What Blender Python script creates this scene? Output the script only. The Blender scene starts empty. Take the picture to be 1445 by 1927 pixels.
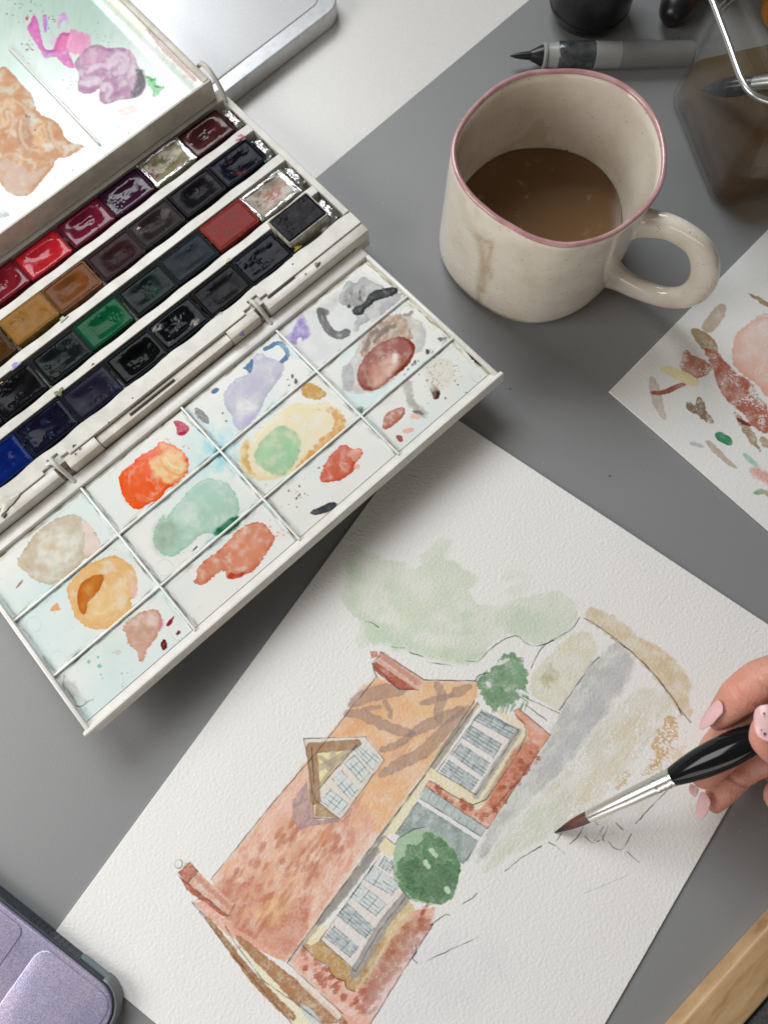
import bpy, bmesh, math, random
import numpy as np
from mathutils import Vector, Matrix
random.seed(7)
RNG = np.random.default_rng(11)
rad = math.radians
SC = bpy.context.scene
COL = SC.collection

# ------------------------------------------------------------------ camera
F_PX, CAM_H, TILT = 1392.0, 0.34, rad(12.3)       # focal length in photo pixels, lens height, tilt from straight down
cam_d = bpy.data.cameras.new("camera")
cam = bpy.data.objects.new("camera", cam_d)
COL.objects.link(cam)
cam.location = (0, 0, CAM_H)
cam.rotation_euler = (TILT, 0, 0)
cam_d.sensor_fit = 'VERTICAL'
cam_d.sensor_height = 36
cam_d.lens = 36 * F_PX / 1927
cam_d.clip_start = 0.01
cam_d.clip_end = 20
cam_d.dof.use_dof = True
cam_d.dof.focus_distance = 0.325
cam_d.dof.aperture_fstop = 13
SC.camera = cam

# ------------------------------------------------------------------ world, window light, exposure
W = bpy.data.worlds.new("World")
SC.world = W
W.use_nodes = True
bg = W.node_tree.nodes["Background"]
bg.inputs[0].default_value = (1.0, 0.93, 0.84, 1)
bg.inputs[1].default_value = 0.11
def area(name, loc, target, sx, sy, power, colr):
    d = bpy.data.lights.new(name, 'AREA')
    d.shape = 'RECTANGLE'; d.size = sx; d.size_y = sy; d.energy = power; d.color = colr
    o = bpy.data.objects.new(name, d); COL.objects.link(o)
    o.location = loc
    o.rotation_euler = (Vector(target) - Vector(loc)).to_track_quat('-Z', 'Y').to_euler()
    return o
area("window_light", (-0.68, 1.20, 1.46), (-0.56, 0.0, 1.30), 1.15, 1.0, 41.0, (0.93, 0.97, 1.0))
area("left_window_light", (-0.62, -0.05, 0.38), (-0.02, 0.03, 0), 0.42, 0.34, 3.6, (1.0, 0.98, 0.95))
area("front_window_light", (-0.10, -0.92, 0.24), (0.02, 0.05, 0.03), 0.90, 0.26, 2.1, (1.0, 0.955, 0.90))
SC.view_settings.view_transform = 'Standard'
SC.view_settings.look = 'None'
SC.view_settings.exposure = -0.10
SC.view_settings.gamma = 1.0
SC.render.engine = 'CYCLES'
SC.cycles.transparent_max_bounces = 40

# ------------------------------------------------------------------ geometry of the place
def unit(v): return v / np.linalg.norm(v)
CT, ST = math.cos(TILT), math.sin(TILT)
EYE = np.array([0, 0, CAM_H])
def ray(x, y):
    u = (x - 722.5) / F_PX; v = (963.5 - y) / F_PX
    return np.array([u, v * CT + ST, v * ST - CT])
def at(x, y, z=0.0):                               # the point of the level plane z that the photo shows at (x, y)
    d = ray(x, y); t = (z - CAM_H) / d[2]
    return EYE + d * t
def proj(P):
    P = np.asarray(P, float); x, y, z = P[..., 0], P[..., 1], P[..., 2] - CAM_H
    yc = y * CT + z * ST; zc = -y * ST + z * CT
    return 722.5 + F_PX * x / -zc, 963.5 - F_PX * yc / -zc
YAW = rad(41.93)
UA = np.array([math.cos(YAW), math.sin(YAW), 0.0]); VA = np.array([math.sin(YAW), -math.cos(YAW), 0.0]); ZA_ = np.array([0, 0, 1.0])
class Frame:
    def __init__(s, o, u, v):
        s.o = np.array(o, float); s.u = unit(np.array(u, float)); s.v = unit(np.array(v, float)); s.n = np.cross(s.u, s.v)
        if s.n[2] < 0: s.n = -s.n
    def P(s, a, b, w=0.0):
        a = np.asarray(a, float)[..., None]; b = np.asarray(b, float)[..., None]; w = np.asarray(w, float)[..., None]
        return s.o + a * s.u + b * s.v + w * s.n
    def L(s, x, y):
        d = ray(x, y); t = s.n @ (s.o - EYE) / (s.n @ d); p = EYE + d * t - s.o
        return float(p @ s.u), float(p @ s.v)
def tilted(o, t): return Frame(o, UA, VA * math.cos(t) + ZA_ * math.sin(t))
HINGE = np.array([-0.0951152, 0.12196979, 0.012])
LID = tilted(HINGE, rad(6.69))
BOX = tilted(HINGE - VA * 0.006 + ZA_ * 0.008, rad(4))
BACK = tilted(HINGE - VA * 0.1195 + ZA_ * 0.011, rad(1))
BACK.v = -BACK.v                                    # v grows away from the viewer there
FLAT = Frame((0, 0, 0), UA, VA)

# ------------------------------------------------------------------ materials
def lin(c):
    c = np.asarray(c, float) / 255.0
    return np.where(c <= 0.04045, c / 12.92, ((c + 0.055) / 1.055) ** 2.4)
def mat(name, base=(0.5, 0.5, 0.5), rough=0.5, metal=0.0, spec=0.5, **kw):
    m = bpy.data.materials.new(name); m.use_nodes = True
    b = m.node_tree.nodes["Principled BSDF"]
    b.inputs["Base Color"].default_value = (*base, 1); b.inputs["Roughness"].default_value = rough
    b.inputs["Metallic"].default_value = metal; b.inputs["Specular IOR Level"].default_value = spec
    for k, v in kw.items(): b.inputs[k.replace("_", " ")].default_value = v
    return m
def nd(m, t, **kw):
    n = m.node_tree.nodes.new(t)
    for k, v in kw.items(): setattr(n, k, v)
    return n
def lk(m, a, b): m.node_tree.links.new(a, b)
def bsdf(m): return m.node_tree.nodes["Principled BSDF"]
def coords(m, scale=(1, 1, 1), rot=(0, 0, 0)):
    tc = nd(m, "ShaderNodeTexCoord"); mp = nd(m, "ShaderNodeMapping")
    mp.inputs["Scale"].default_value = scale; mp.inputs["Rotation"].default_value = rot
    lk(m, tc.outputs["Object"], mp.inputs["Vector"]); return mp.outputs["Vector"]
def noise(m, vec, scale, detail=4, rough=0.6):
    n = nd(m, "ShaderNodeTexNoise"); n.inputs["Scale"].default_value = scale; n.inputs["Detail"].default_value = detail
    n.inputs["Roughness"].default_value = rough; lk(m, vec, n.inputs["Vector"]); return n.outputs["Fac"]
def ramp(m, fac, stops):
    r = nd(m, "ShaderNodeValToRGB"); e = r.color_ramp.elements
    while len(e) < len(stops): e.new(0.5)
    for i, (p, c) in enumerate(stops): e[i].position = p; e[i].color = (*c, 1)
    lk(m, fac, r.inputs["Fac"]); return r.outputs["Color"]
def bump(m, h, strength, dist):
    b = nd(m, "ShaderNodeBump"); b.inputs["Strength"].default_value = strength; b.inputs["Distance"].default_value = dist
    lk(m, h, b.inputs["Height"]); lk(m, b.outputs["Normal"], bsdf(m).inputs["Normal"])
def speckled(name, c0, c1, scale, rough, bstr=0.0, bdist=0.0001, bscale=None, lo=0.35, hi=0.65, **kw):
    m = mat(name, c0, rough, **kw); v = coords(m)
    lk(m, ramp(m, noise(m, v, scale), [(lo, c0), (hi, c1)]), bsdf(m).inputs["Base Color"])
    if bstr: bump(m, noise(m, v, bscale or scale * 3, 3), bstr, bdist)
    return m
def painted(name, rough=0.4, spec=0.5, bstr=0.0, bscale=2000, bdist=0.00005, **kw):    # colour and roughness from mesh attributes
    m = mat(name, (1, 1, 1), rough, spec=spec, **kw)
    a = nd(m, "ShaderNodeAttribute", attribute_name="col"); lk(m, a.outputs["Color"], bsdf(m).inputs["Base Color"])
    r = nd(m, "ShaderNodeAttribute", attribute_name="rgh"); lk(m, r.outputs["Fac"], bsdf(m).inputs["Roughness"])
    if bstr: bump(m, noise(m, coords(m), bscale, 3), bstr, bdist)
    return m
M = {}
M['mat_grey'] = speckled('mat_grey', (0.226, 0.227, 0.228), (0.262, 0.263, 0.264), 2200, 0.42, 0.55, 0.00014, 1300)
def dusty(m, scale, c, thr, amount):                 # sparse dust and lint on a plain surface
    b = bsdf(m); src = b.inputs["Base Color"].links[0].from_socket; v = coords(m); vo = nd(m, "ShaderNodeTexVoronoi"); vo.inputs["Scale"].default_value = scale; lk(m, v, vo.inputs["Vector"])
    g1 = nd(m, "ShaderNodeMath", operation='LESS_THAN'); g1.inputs[1].default_value = 0.07; lk(m, vo.outputs["Distance"], g1.inputs[0])
    sx = nd(m, "ShaderNodeSeparateColor"); lk(m, vo.outputs["Color"], sx.inputs[0]); g2 = nd(m, "ShaderNodeMath", operation='GREATER_THAN'); g2.inputs[1].default_value = thr; lk(m, sx.outputs[0], g2.inputs[0])
    mu = nd(m, "ShaderNodeMath", operation='MULTIPLY'); lk(m, g1.outputs[0], mu.inputs[0]); lk(m, g2.outputs[0], mu.inputs[1]); m3 = nd(m, "ShaderNodeMath", operation='MULTIPLY'); m3.inputs[1].default_value = amount; lk(m, mu.outputs[0], m3.inputs[0])
    mx = nd(m, "ShaderNodeMix", data_type='RGBA'); lk(m, m3.outputs[0], mx.inputs[0]); lk(m, src, mx.inputs[6]); mx.inputs[7].default_value = (*c, 1); lk(m, mx.outputs[2], b.inputs["Base Color"])
    rr = nd(m, "ShaderNodeMapRange"); lk(m, noise(m, v, 14, 4), rr.inputs[0]); rr.inputs[1].default_value = 0.3; rr.inputs[2].default_value = 0.7; r0 = b.inputs["Roughness"].default_value; rr.inputs[3].default_value = r0 - 0.05; rr.inputs[4].default_value = r0 + 0.07; lk(m, rr.outputs[0], b.inputs["Roughness"])
dusty(M['mat_grey'], 170, (0.42, 0.42, 0.40), 0.90, 0.6); dusty(M['mat_grey'], 130, (0.05, 0.05, 0.05), 0.93, 0.8)
M['desk_white'] = speckled('desk_white', (0.68, 0.66, 0.625), (0.75, 0.73, 0.70), 1500, 0.32, 0.30, 0.0001, 1300)
M['plastic'] = speckled('plastic', (0.53, 0.50, 0.445), (0.65, 0.625, 0.57), 120, 0.36, 0.05, 0.0001, 500)
M['plastic_lid'] = speckled('plastic_lid', (0.64, 0.62, 0.575), (0.73, 0.71, 0.67), 140, 0.32, 0.05, 0.0001, 500)
M['plastic_dirty'] = speckled('plastic_dirty', (0.50, 0.46, 0.385), (0.64, 0.60, 0.52), 140, 0.38, 0.05, 0.0001, 500)
M['plastic_dark'] = mat('plastic_gap', (0.03, 0.028, 0.025), 0.6)
M['lid_paint'] = painted('lid_paint', 0.25, 0.15, 0.03, 900, 0.00005)
M['back_lid_paint'] = painted('back_lid_paint', 0.25, 0.5, 0.03, 900, 0.00005)
M['paper'] = painted('watercolour_paper', 0.9, 0.15, 0.25, 2600, 0.00006)
M['cake'] = painted('paint_cake', 0.25, 0.24, 0.04, 900, 0.0001)
M['cake_dry'] = painted('paint_cake_dry', 0.42, 0.055, 0.04, 900, 0.0001)
M['foil'] = mat('foil', (0.58, 0.57, 0.55), 0.36, 1.0)
M['ferrule'] = mat('ferrule_metal', (0.72, 0.72, 0.71), 0.30, 1.0)
M['black_gloss'] = mat('black_lacquer', (0.006, 0.006, 0.007), 0.12, 0, 0.30)
M['black_matt'] = mat('black_plastic', (0.008, 0.008, 0.009), 0.35)
M['silver'] = speckled('silver_aluminium', (0.78, 0.79, 0.80), (0.88, 0.89, 0.90), 1800, 0.30, 0.25, 0.00012, 1500, metal=0.15)
dusty(M['silver'], 150, (0.35, 0.35, 0.36), 0.94, 0.5)
M['silver_edge'] = speckled('silver_edge', (0.62, 0.63, 0.65), (0.74, 0.75, 0.77), 200, 0.32, 0.1, 0.0001, 800, metal=0.2)

# ------------------------------------------------------------------ object helpers
def tag(o, label=None, cat=None, group=None, kind=None):
    if label: o["label"] = label
    if cat: o["category"] = cat
    if group: o["group"] = group
    if kind: o["kind"] = kind
    return o
def empty(name, loc, label, cat, group=None):
    o = bpy.data.objects.new(name, None); COL.objects.link(o); o.location = Vector(loc); o.empty_display_size = 0.01
    return tag(o, label, cat, group)
def link(name, me, material, parent=None, label=None, smooth=True):
    if material is not None:
        if isinstance(material, (list, tuple)):
            for q in material: me.materials.append(q)
        else: me.materials.append(material)
    if smooth: me.polygons.foreach_set("use_smooth", np.ones(len(me.polygons), bool))
    o = bpy.data.objects.new(name, me); COL.objects.link(o)
    if parent is not None:
        o.parent = parent
        p = parent; off = Vector((0, 0, 0))
        while p is not None: off += p.location; p = p.parent
        me.transform(Matrix.Translation(-off))
    if label: o["label"] = label
    return o
def from_bm(name, bm, material, parent=None, label=None, smooth=False):
    bmesh.ops.recalc_face_normals(bm, faces=bm.faces)
    me = bpy.data.meshes.new(name); bm.to_mesh(me); bm.free()
    o = link(name, me, material, parent, label, smooth)
    return o
def autosmooth(o, deg=40):
    me = o.data
    me.polygons.foreach_set("use_smooth", np.ones(len(me.polygons), bool))
    bm = bmesh.new(); bm.from_mesh(me)
    for e in bm.edges:
        if len(e.link_faces) == 2 and e.calc_face_angle(0) > rad(deg): e.smooth = False
    bm.to_mesh(me); bm.free(); return o
def raw(name, verts, quads, material, parent=None, label=None, smooth=True, attrs=None):
    me = bpy.data.meshes.new(name); verts = np.asarray(verts, np.float32); quads = np.asarray(quads, np.int32)
    k = quads.shape[1]
    me.vertices.add(len(verts)); me.vertices.foreach_set("co", verts.ravel())
    me.loops.add(quads.size); me.loops.foreach_set("vertex_index", quads.ravel())
    me.polygons.add(len(quads)); me.polygons.foreach_set("loop_start", np.arange(0, quads.size, k, dtype=np.int32))
    if attrs:
        c = me.color_attributes.new("col", 'FLOAT_COLOR', 'POINT')
        rgba = np.ones((len(verts), 4), np.float32); rgba[:, :3] = attrs[0]; c.data.foreach_set("color", rgba.ravel())
        r = me.attributes.new("rgh", 'FLOAT', 'POINT'); r.data.foreach_set("value", np.asarray(attrs[1], np.float32))
    me.update(calc_edges=True)
    return link(name, me, material, parent, label, smooth)
def prism(bm, fr, poly, w0, w1, bev=0.0, seg=1):
    """polygon (a, b) pulled up from w0 to w1 along the frame's normal, upper edges rounded"""
    lo = [bm.verts.new(fr.P(a, b, w0)) for a, b in poly]; hi = [bm.verts.new(fr.P(a, b, w1)) for a, b in poly]
    n = len(poly); fs = [bm.faces.new(lo[::-1]), bm.faces.new(hi)]
    for i in range(n): fs.append(bm.faces.new((lo[i], lo[(i + 1) % n], hi[(i + 1) % n], hi[i])))
    bmesh.ops.recalc_face_normals(bm, faces=fs)
    if bev:
        es = [e for e in fs[1].edges] + [e for e in bm.edges if (e.verts[0] in lo and e.verts[1] in hi) or (e.verts[1] in lo and e.verts[0] in hi)]
        es = list({e for e in es if e.is_valid})
        bmesh.ops.bevel(bm, geom=es, offset=bev, segments=seg, profile=0.5, affect='EDGES', clamp_overlap=True)
def rect(a0, a1, b0, b1): return [(a0, b0), (a1, b0), (a1, b1), (a0, b1)]
def rrect(a0, a1, b0, b1, r, n=5):
    out = []
    for cx, cy, s in ((a1 - r, b1 - r, 0), (a0 + r, b1 - r, 90), (a0 + r, b0 + r, 180), (a1 - r, b0 + r, 270)):
        for k in range(n + 1):
            t = rad(s + 90 * k / n); out.append((cx + r * math.cos(t), cy + r * math.sin(t)))
    return out
def sweep(path, radii, nseg=20, flat=1.0, up=None, closed_ends=True, ring=None):
    """tube of rings along a 3-D path; flat squashes it along the second axis"""
    path = np.asarray(path, float); n = len(path); V = []; Q = []
    up0 = np.array(up if up is not None else (0, 0, 1.0))
    for i in range(n):
        t = unit(path[min(i + 1, n - 1)] - path[max(i - 1, 0)])
        s = np.cross(t, up0); s = unit(s) if np.linalg.norm(s) > 1e-6 else np.array([1, 0, 0.]); w = np.cross(s, t)
        r = radii[i]; ra, rb = (r if np.ndim(r) else (r, r * flat))
        for k in range(nseg):
            a = 2 * math.pi * k / nseg; V.append(path[i] + s * ra * math.cos(a) + w * rb * math.sin(a))
    for i in range(n - 1):
        for k in range(nseg):
            Q.append((i * nseg + k, i * nseg + (k + 1) % nseg, (i + 1) * nseg + (k + 1) % nseg, (i + 1) * nseg + k))
    bm = bmesh.new(); vs = [bm.verts.new(v) for v in V]
    for q in Q: bm.faces.new([vs[j] for j in q])
    if closed_ends:
        bm.faces.new(vs[:nseg][::-1]); bm.faces.new(vs[-nseg:])
    return bm
def spline(P, n):                                   # Catmull-Rom through P
    P = np.asarray(P, float); out = []
    Q = np.vstack([2 * P[0] - P[1], P, 2 * P[-1] - P[-2]])
    for i in range(1, len(Q) - 2):
        for t in np.linspace(0, 1, n, endpoint=False):
            a, b, c, d = Q[i - 1], Q[i], Q[i + 1], Q[i + 2]
            out.append(0.5 * (2 * b + (c - a) * t + (2 * a - 5 * b + 4 * c - d) * t * t + (3 * b - a - 3 * c + d) * t ** 3))
    out.append(P[-1]); return np.array(out)

# ------------------------------------------------------------------ noise and paint washes on fine meshes
_perm = RNG.permutation(512).astype(np.int32); _perm = np.concatenate([_perm, _perm, _perm])
_ang = RNG.random(512) * 2 * np.pi; _gx = np.cos(_ang).astype(np.float32); _gy = np.sin(_ang).astype(np.float32)
def pn(x, y, seed=0):
    x = np.asarray(x, np.float32) + seed * 17.37; y = np.asarray(y, np.float32) + seed * 9.71
    xi = np.floor(x).astype(np.int32); yi = np.floor(y).astype(np.int32); fx = x - xi; fy = y - yi
    u = fx * fx * fx * (fx * (fx * 6 - 15) + 10); v = fy * fy * fy * (fy * (fy * 6 - 15) + 10)
    def g(ix, iy, dx, dy):
        h = _perm[(_perm[ix & 511] + iy) & 511]; return _gx[h] * dx + _gy[h] * dy
    a = g(xi, yi, fx, fy); b = g(xi + 1, yi, fx - 1, fy); c = g(xi, yi + 1, fx, fy - 1); d = g(xi + 1, yi + 1, fx - 1, fy - 1)
    return ((a + u * (b - a)) * (1 - v) + (c + u * (d - c)) * v) * 1.5
def fbm(x, y, o=3, seed=0):
    s = 0; a = 1.0; t = 0
    for k in range(o): s = s + a * pn(x * 2 ** k, y * 2 ** k, seed + k * 3); t += a; a *= 0.5
    return s / t
def sstep(a, b, x):
    t = np.clip((x - a) / (b - a), 0, 1); return t * t * (3 - 2 * t)
def sdpoly(x, y, P):
    d = np.full(x.shape, 1e12, np.float32); ins = np.zeros(x.shape, bool); n = len(P)
    for i in range(n):
        ax, ay = P[i]; bx, by = P[i - 1]; ex, ey = bx - ax, by - ay; wx = x - ax; wy = y - ay
        t = np.clip((wx * ex + wy * ey) / (ex * ex + ey * ey + 1e-9), 0, 1)
        d = np.minimum(d, (wx - ex * t) ** 2 + (wy - ey * t) ** 2)
        c = ((ay > y) != (by > y)); ins ^= c & (wx < ex * wy / (ey if abs(ey) > 1e-9 else 1e-9))
    return np.where(ins, -1, 1) * np.sqrt(d)
def sdline(x, y, P):
    d = np.full(x.shape, 1e12, np.float32); tt = np.zeros(x.shape, np.float32); n = len(P) - 1
    for i in range(n):
        ax, ay = P[i]; bx, by = P[i + 1]; ex, ey = bx - ax, by - ay; wx = x - ax; wy = y - ay
        t = np.clip((wx * ex + wy * ey) / (ex * ex + ey * ey + 1e-9), 0, 1); q = (wx - ex * t) ** 2 + (wy - ey * t) ** 2
        m = q < d; d = np.where(m, q, d); tt = np.where(m, (i + t) / n, tt)
    return np.sqrt(d), tt
def chaikin(P, k, closed=True):
    P = [np.array(p, float) for p in P]
    for _ in range(k):
        Q = []; n = len(P)
        for i in range(n if closed else n - 1):
            a, b = P[i], P[(i + 1) % n]; Q += [a * .75 + b * .25, a * .25 + b * .75]
        if not closed: Q = [P[0]] + Q + [P[-1]]
        P = Q
    return P
class Canvas:
    def __init__(s, fr, a0, a1, b0, b1, step, ref, base, rough):
        s.fr = fr; s.na = max(2, int(round((a1 - a0) / step)) + 1); s.nb = max(2, int(round((b1 - b0) / step)) + 1)
        A, B = np.meshgrid(np.linspace(a0, a1, s.na), np.linspace(b0, b1, s.nb)); s.A = A.ravel(); s.B = B.ravel()
        X, Y = proj(fr.P(s.A, s.B)); s.X = X.astype(np.float32); s.Y = Y.astype(np.float32)
        n = s.A.size; s.T = np.ones((n, 3), np.float32); s.base = np.array(base, np.float32); s.ref = lin(ref)
        s.rough = np.full(n, rough, np.float32); s.h = np.zeros(n, np.float32); s.h0 = s.h; s.pid = np.zeros(n, np.int32); s.names = {}
        s.tex = np.zeros(n, np.float32); s.k = 0; s.pw = 1.0; s.zf = lambda x, y: (x, y)
    def pick(s, P, pad):
        P = np.array(P); lo = P.min(0) - pad; hi = P.max(0) + pad
        return np.nonzero((s.X > lo[0]) & (s.X < hi[0]) & (s.Y > lo[1]) & (s.Y < hi[1]))[0]
    def tr(s, c): return np.clip(lin(c) / s.ref, 0.004, 1.0)
    def put(s, i, cov, dens, c, op):
        dens = np.broadcast_to(np.asarray(dens, np.float32), cov.shape)      # c is the dried colour; denser pigment goes darker
        t = s.tr(c)[None] ** s.pw if op else s.tr(c)[None] ** (s.pw * np.clip(0.5 + 0.5 * dens, 0.85, 1.6))[:, None]
        s.T[i] += (t - s.T[i]) * np.clip(cov * dens, 0, 1)[:, None]
    def wash(s, P, c, a=1.0, edge=0.3, ew=3.0, soft=0.9, nz=2.5, ns=14, mott=0.15, ms=30, dry=0.0, sm=2, grad=None, op=False, puddle=None, hgt=0.0, rough=None, streak=None):
        s.k += 1; P = [s.zf(*p) for p in P]
        if puddle is not None: nz, ns, edge, ew = nz * 0.62, ns * 0.6, edge * 1.7 + 0.15, min(ew, 2.4)
        if sm: P = chaikin(P, 1 if puddle is not None else sm)
        i = s.pick(P, 6 + nz * 2 + soft)
        if not len(i): return
        x, y = s.X[i], s.Y[i]; d = sdpoly(x, y, P) + nz * fbm(x / ns, y / ns, 3, s.k)
        cov = np.clip(0.5 - d / (2 * soft), 0, 1)
        if soft > 4: cov = cov * cov * (3 - 2 * cov)
        dens = a * np.clip(1 + mott * 1.6 * fbm(x / ms, y / ms, 3, s.k + 50), 0.05, 3) * (1 + edge * np.exp(np.minimum(d, 0) / ew))
        dens = dens * np.clip(1 - 0.42 * s.tex[i], 0.35, 1.9)             # pigment settles in the hollows of the grain
        if streak is not None:
            t = rad(streak[0]); q = (x * math.cos(t) + y * math.sin(t)) / streak[1]; r = (-x * math.sin(t) + y * math.cos(t)) / streak[2]
            dens = dens * np.clip(1 + streak[3] * fbm(q, r, 3, s.k + 9), 0.05, 3)
        if puddle is not None:                                       # brush swirls left in the paint
            c_ = np.mean(np.array(P), 0); q = np.hypot(x - c_[0], y - c_[1]); an = np.arctan2(y - c_[1], x - c_[0])
            dens = dens * (1 + 0.42 * fbm(q / 9 + 1.2 * fbm(x / 25, y / 25, 2, s.k + 5), an * 1.3 + q / 60, 3, s.k + 21)); d = d + 0.6 * fbm(x / 4, y / 4, 2, s.k + 23); cov = np.clip(0.5 - d / (2 * soft), 0, 1)
        if dry: cov = cov * sstep(-0.12, 0.12, s.tex[i] + 0.7 * fbm(x / 40, y / 40, 2, s.k + 77) + 0.5 - dry)
        if grad is not None:
            (x0, y0), (x1, y1) = s.zf(*grad[0]), s.zf(*grad[1]); t = np.clip(((x - x0) * (x1 - x0) + (y - y0) * (y1 - y0)) / ((x1 - x0) ** 2 + (y1 - y0) ** 2), 0, 1)
            dens = dens * (grad[2] + (grad[3] - grad[2]) * t)
        s.put(i, cov, dens, c, op)
        if puddle is not None:
            m = (cov > 0.5); j = i[m]; pid = puddle if isinstance(puddle, int) else len(s.names) + 1
            if not isinstance(puddle, int): s.names[pid] = puddle
            s.pid[j] = pid; s.h[j] = np.maximum(s.h[j], s.h0[j] + hgt * sstep(0, 7, -d[m]) * (1 + 0.15 * fbm(x[m] / 16, y[m] / 16, 2, s.k)))
        if rough is not None: s.rough[i] += (rough - s.rough[i]) * cov
        return len(s.names)
    def stroke(s, P, w, c, a=1.0, edge=0.2, nz=1.2, ns=9, soft=0.8, dry=0.0, taper=0.0, mott=0.15, op=False, sm=2, rough=None, bristle=0.0):
        s.k += 1; P = [s.zf(*p) for p in P]
        if sm and len(P) > 2: P = chaikin(P, sm, False)
        i = s.pick(P, w + 6)
        if not len(i): return
        x, y = s.X[i], s.Y[i]; d, t = sdline(x, y, P)
        ww = w / 2 * (1 - taper * np.abs(2 * t - 1) ** 2); e = d - ww + nz * fbm(x / ns, y / ns, 2, s.k)
        cov = np.clip(0.5 - e / (2 * soft), 0, 1)
        if dry: cov = cov * sstep(-0.12, 0.12, s.tex[i] + 0.6 * fbm(x / 30, y / 30, 2, s.k + 7) + 0.5 - dry)
        dens = a * np.clip(1 + mott * 1.6 * fbm(x / 18, y / 18, 2, s.k + 3), 0.05, 3) * (1 + edge * np.exp(np.minimum(e, 0) / 2.5))
        if bristle: dens = dens * np.clip(1 + bristle * pn(d * 0.9, t * 6, s.k), 0, 3)
        s.put(i, cov, dens, c, op)
        if rough is not None: s.rough[i] += (rough - s.rough[i]) * cov
    def ink(s, P, w=1.5, c=(44, 42, 42), a=1.0, sm=1, gap=0.35, wob=1.0):
        s.k += 1; P = [s.zf(*p) for p in P]
        if sm and len(P) > 2: P = chaikin(P, sm, False)
        i = s.pick(P, w + 5)
        if not len(i): return
        x, y = s.X[i], s.Y[i]
        d, t = sdline(x + wob * pn(x / 16, y / 16, s.k), y + wob * pn(x / 16, y / 16, s.k + 5), P)
        cov = np.clip((w / 2 + 0.75 - d) / 1.3, 0, 1) * np.clip(0.75 + gap * 2.2 * pn(x / 22, y / 22, s.k + 31), 0.05, 1)
        s.put(i, cov, np.full(len(i), a, np.float32), c, False)
    def dots(s, C, c, a=1.0, rough=None):
        for q in C:
            x0, y0 = s.zf(q[0], q[1]); r = q[2]; i = s.pick([(x0, y0)], r + 5); x, y = s.X[i], s.Y[i]; s.k += 1
            el = q[3] if len(q) > 3 else 1.0
            d = np.hypot((x - x0), (y - y0) * el) - r + 0.3 * r * pn(x / (r + 1), y / (r + 1), s.k)
            s.put(i, np.clip(0.5 - d / 1.4, 0, 1), a, c, False)
    def spatter(s, cx, cy, n, spread, r0, r1, c, a=1.0):
        cx, cy = s.zf(cx, cy); z = s.zf; s.zf = lambda x, y: (x, y)
        s.dots([(cx + spread * RNG.normal(), cy + spread * RNG.normal(), r0 + (r1 - r0) * RNG.random() ** 2, 0.6 + RNG.random()) for _ in range(n)], c, a); s.zf = z
    def zoom(s, ox, oy, k): s.zf = lambda x, y: (ox + x / k, oy + y / k)
    def quads(s):
        i = np.arange(s.na * s.nb).reshape(s.nb, s.na)
        return np.stack([i[:-1, :-1], i[:-1, 1:], i[1:, 1:], i[1:, :-1]], -1).reshape(-1, 4)
    def colour(s): return s.base[None] * s.T
    def split(s, name, material, parent, flip=False):
        """the bare floor as one mesh, each puddle a raised mesh of its own"""
        V = s.fr.P(s.A, s.B, s.h); C = s.colour(); Q = s.quads()
        if flip: Q = Q[:, ::-1]
        fid = s.pid[Q[:, 0]]; out = None
        for pid in [0] + sorted(s.names):
            q = Q[fid == pid]
            if not len(q): continue
            u, inv = np.unique(q, return_inverse=True); q = inv.reshape(-1, 4)
            if pid == 0: out = raw(name, V[u], q, material, parent, None, True, (C[u], s.rough[u]))
            else: raw("paint_puddle", V[u], q, material, parent, s.names[pid], True, (C[u], s.rough[u]))
        return out

# ------------------------------------------------------------------ desk and mat
def slab(name, poly, z0, z1, material, bev=0.0004):
    bm = bmesh.new(); prism(bm, Frame((0, 0, 0), (1, 0, 0), (0, 1, 0)), poly, z0, z1, bev, 2)
    return from_bm(name, bm, material)
desk = slab("desk", [(-1.2, -0.9), (1.2, -0.9), (1.2, 1.0), (-1.2, 1.0)], -0.03, -0.0016, M['desk_white'], 0.002)
tag(desk, kind="structure")
e0 = at(600, 330)[:2]; e1 = at(982, 10)[:2]; ed = unit(e1 - e0); en = np.array([ed[1], -ed[0]])
q0 = e0 - ed * 0.45; q1 = e0 + ed * 0.45
mat_o = slab("desk_mat", [tuple(q0), tuple(q0 + en * 0.60), tuple(q1 + en * 0.60), tuple(q1)], -0.0012, 0.0, M['mat_grey'])
tag(mat_o, "large plain grey desk mat lying under the painting and the mug", "desk mat")

# ------------------------------------------------------------------ watercolour paper with the house
PAPER_REF = (222, 219, 215)
def paper_frame(pa, pb, right=True):
    a = at(*pa, 0.0008); b = at(*pb, 0.0008); u = unit(b - a); return a, u
pl0, pl1 = at(115, 1740, 0.0009), at(672, 975, 0.0009)
eu = unit(pl1 - pl0); er = np.array([eu[1], -eu[0], 0])            # up the left edge; towards the right edge
wid = float((at(1270, 1695, 0.0009) - pl0) @ er)
top = float((at(1150, 981, 0.0009) - pl0) @ eu)
bot = float((at(262, 1899, 0.0009) - pl0) @ eu)
PF = Frame(pl0 + eu * bot, er, eu)
def paper_tex(cv, amp):
    a, b = cv.A * 1000, cv.B * 1000                                # cold-pressed grain: long dimples across the sheet
    w = 0.9 * fbm(a / 5, b / 5, 2, 3)
    t = 0.8 * fbm(a / 1.35 + w, b / 0.95 + w, 2, 5) + 0.3 * pn(a / 0.8, b / 0.75, 8)
    cv.tex = t.astype(np.float32); cv.h += (amp * t + 0.00045 * (0.5 + fbm(a / 60, b / 75, 2, 21))).astype(np.float32)
cv = Canvas(PF, 0, wid, 0, top - bot, 0.00031, PAPER_REF, (0.81, 0.79, 0.76), 0.9)
paper_tex(cv, 0.00015); cv.pw = 0.92
Z5 = lambda: cv.zoom(300, 1180, 2.408)
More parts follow.
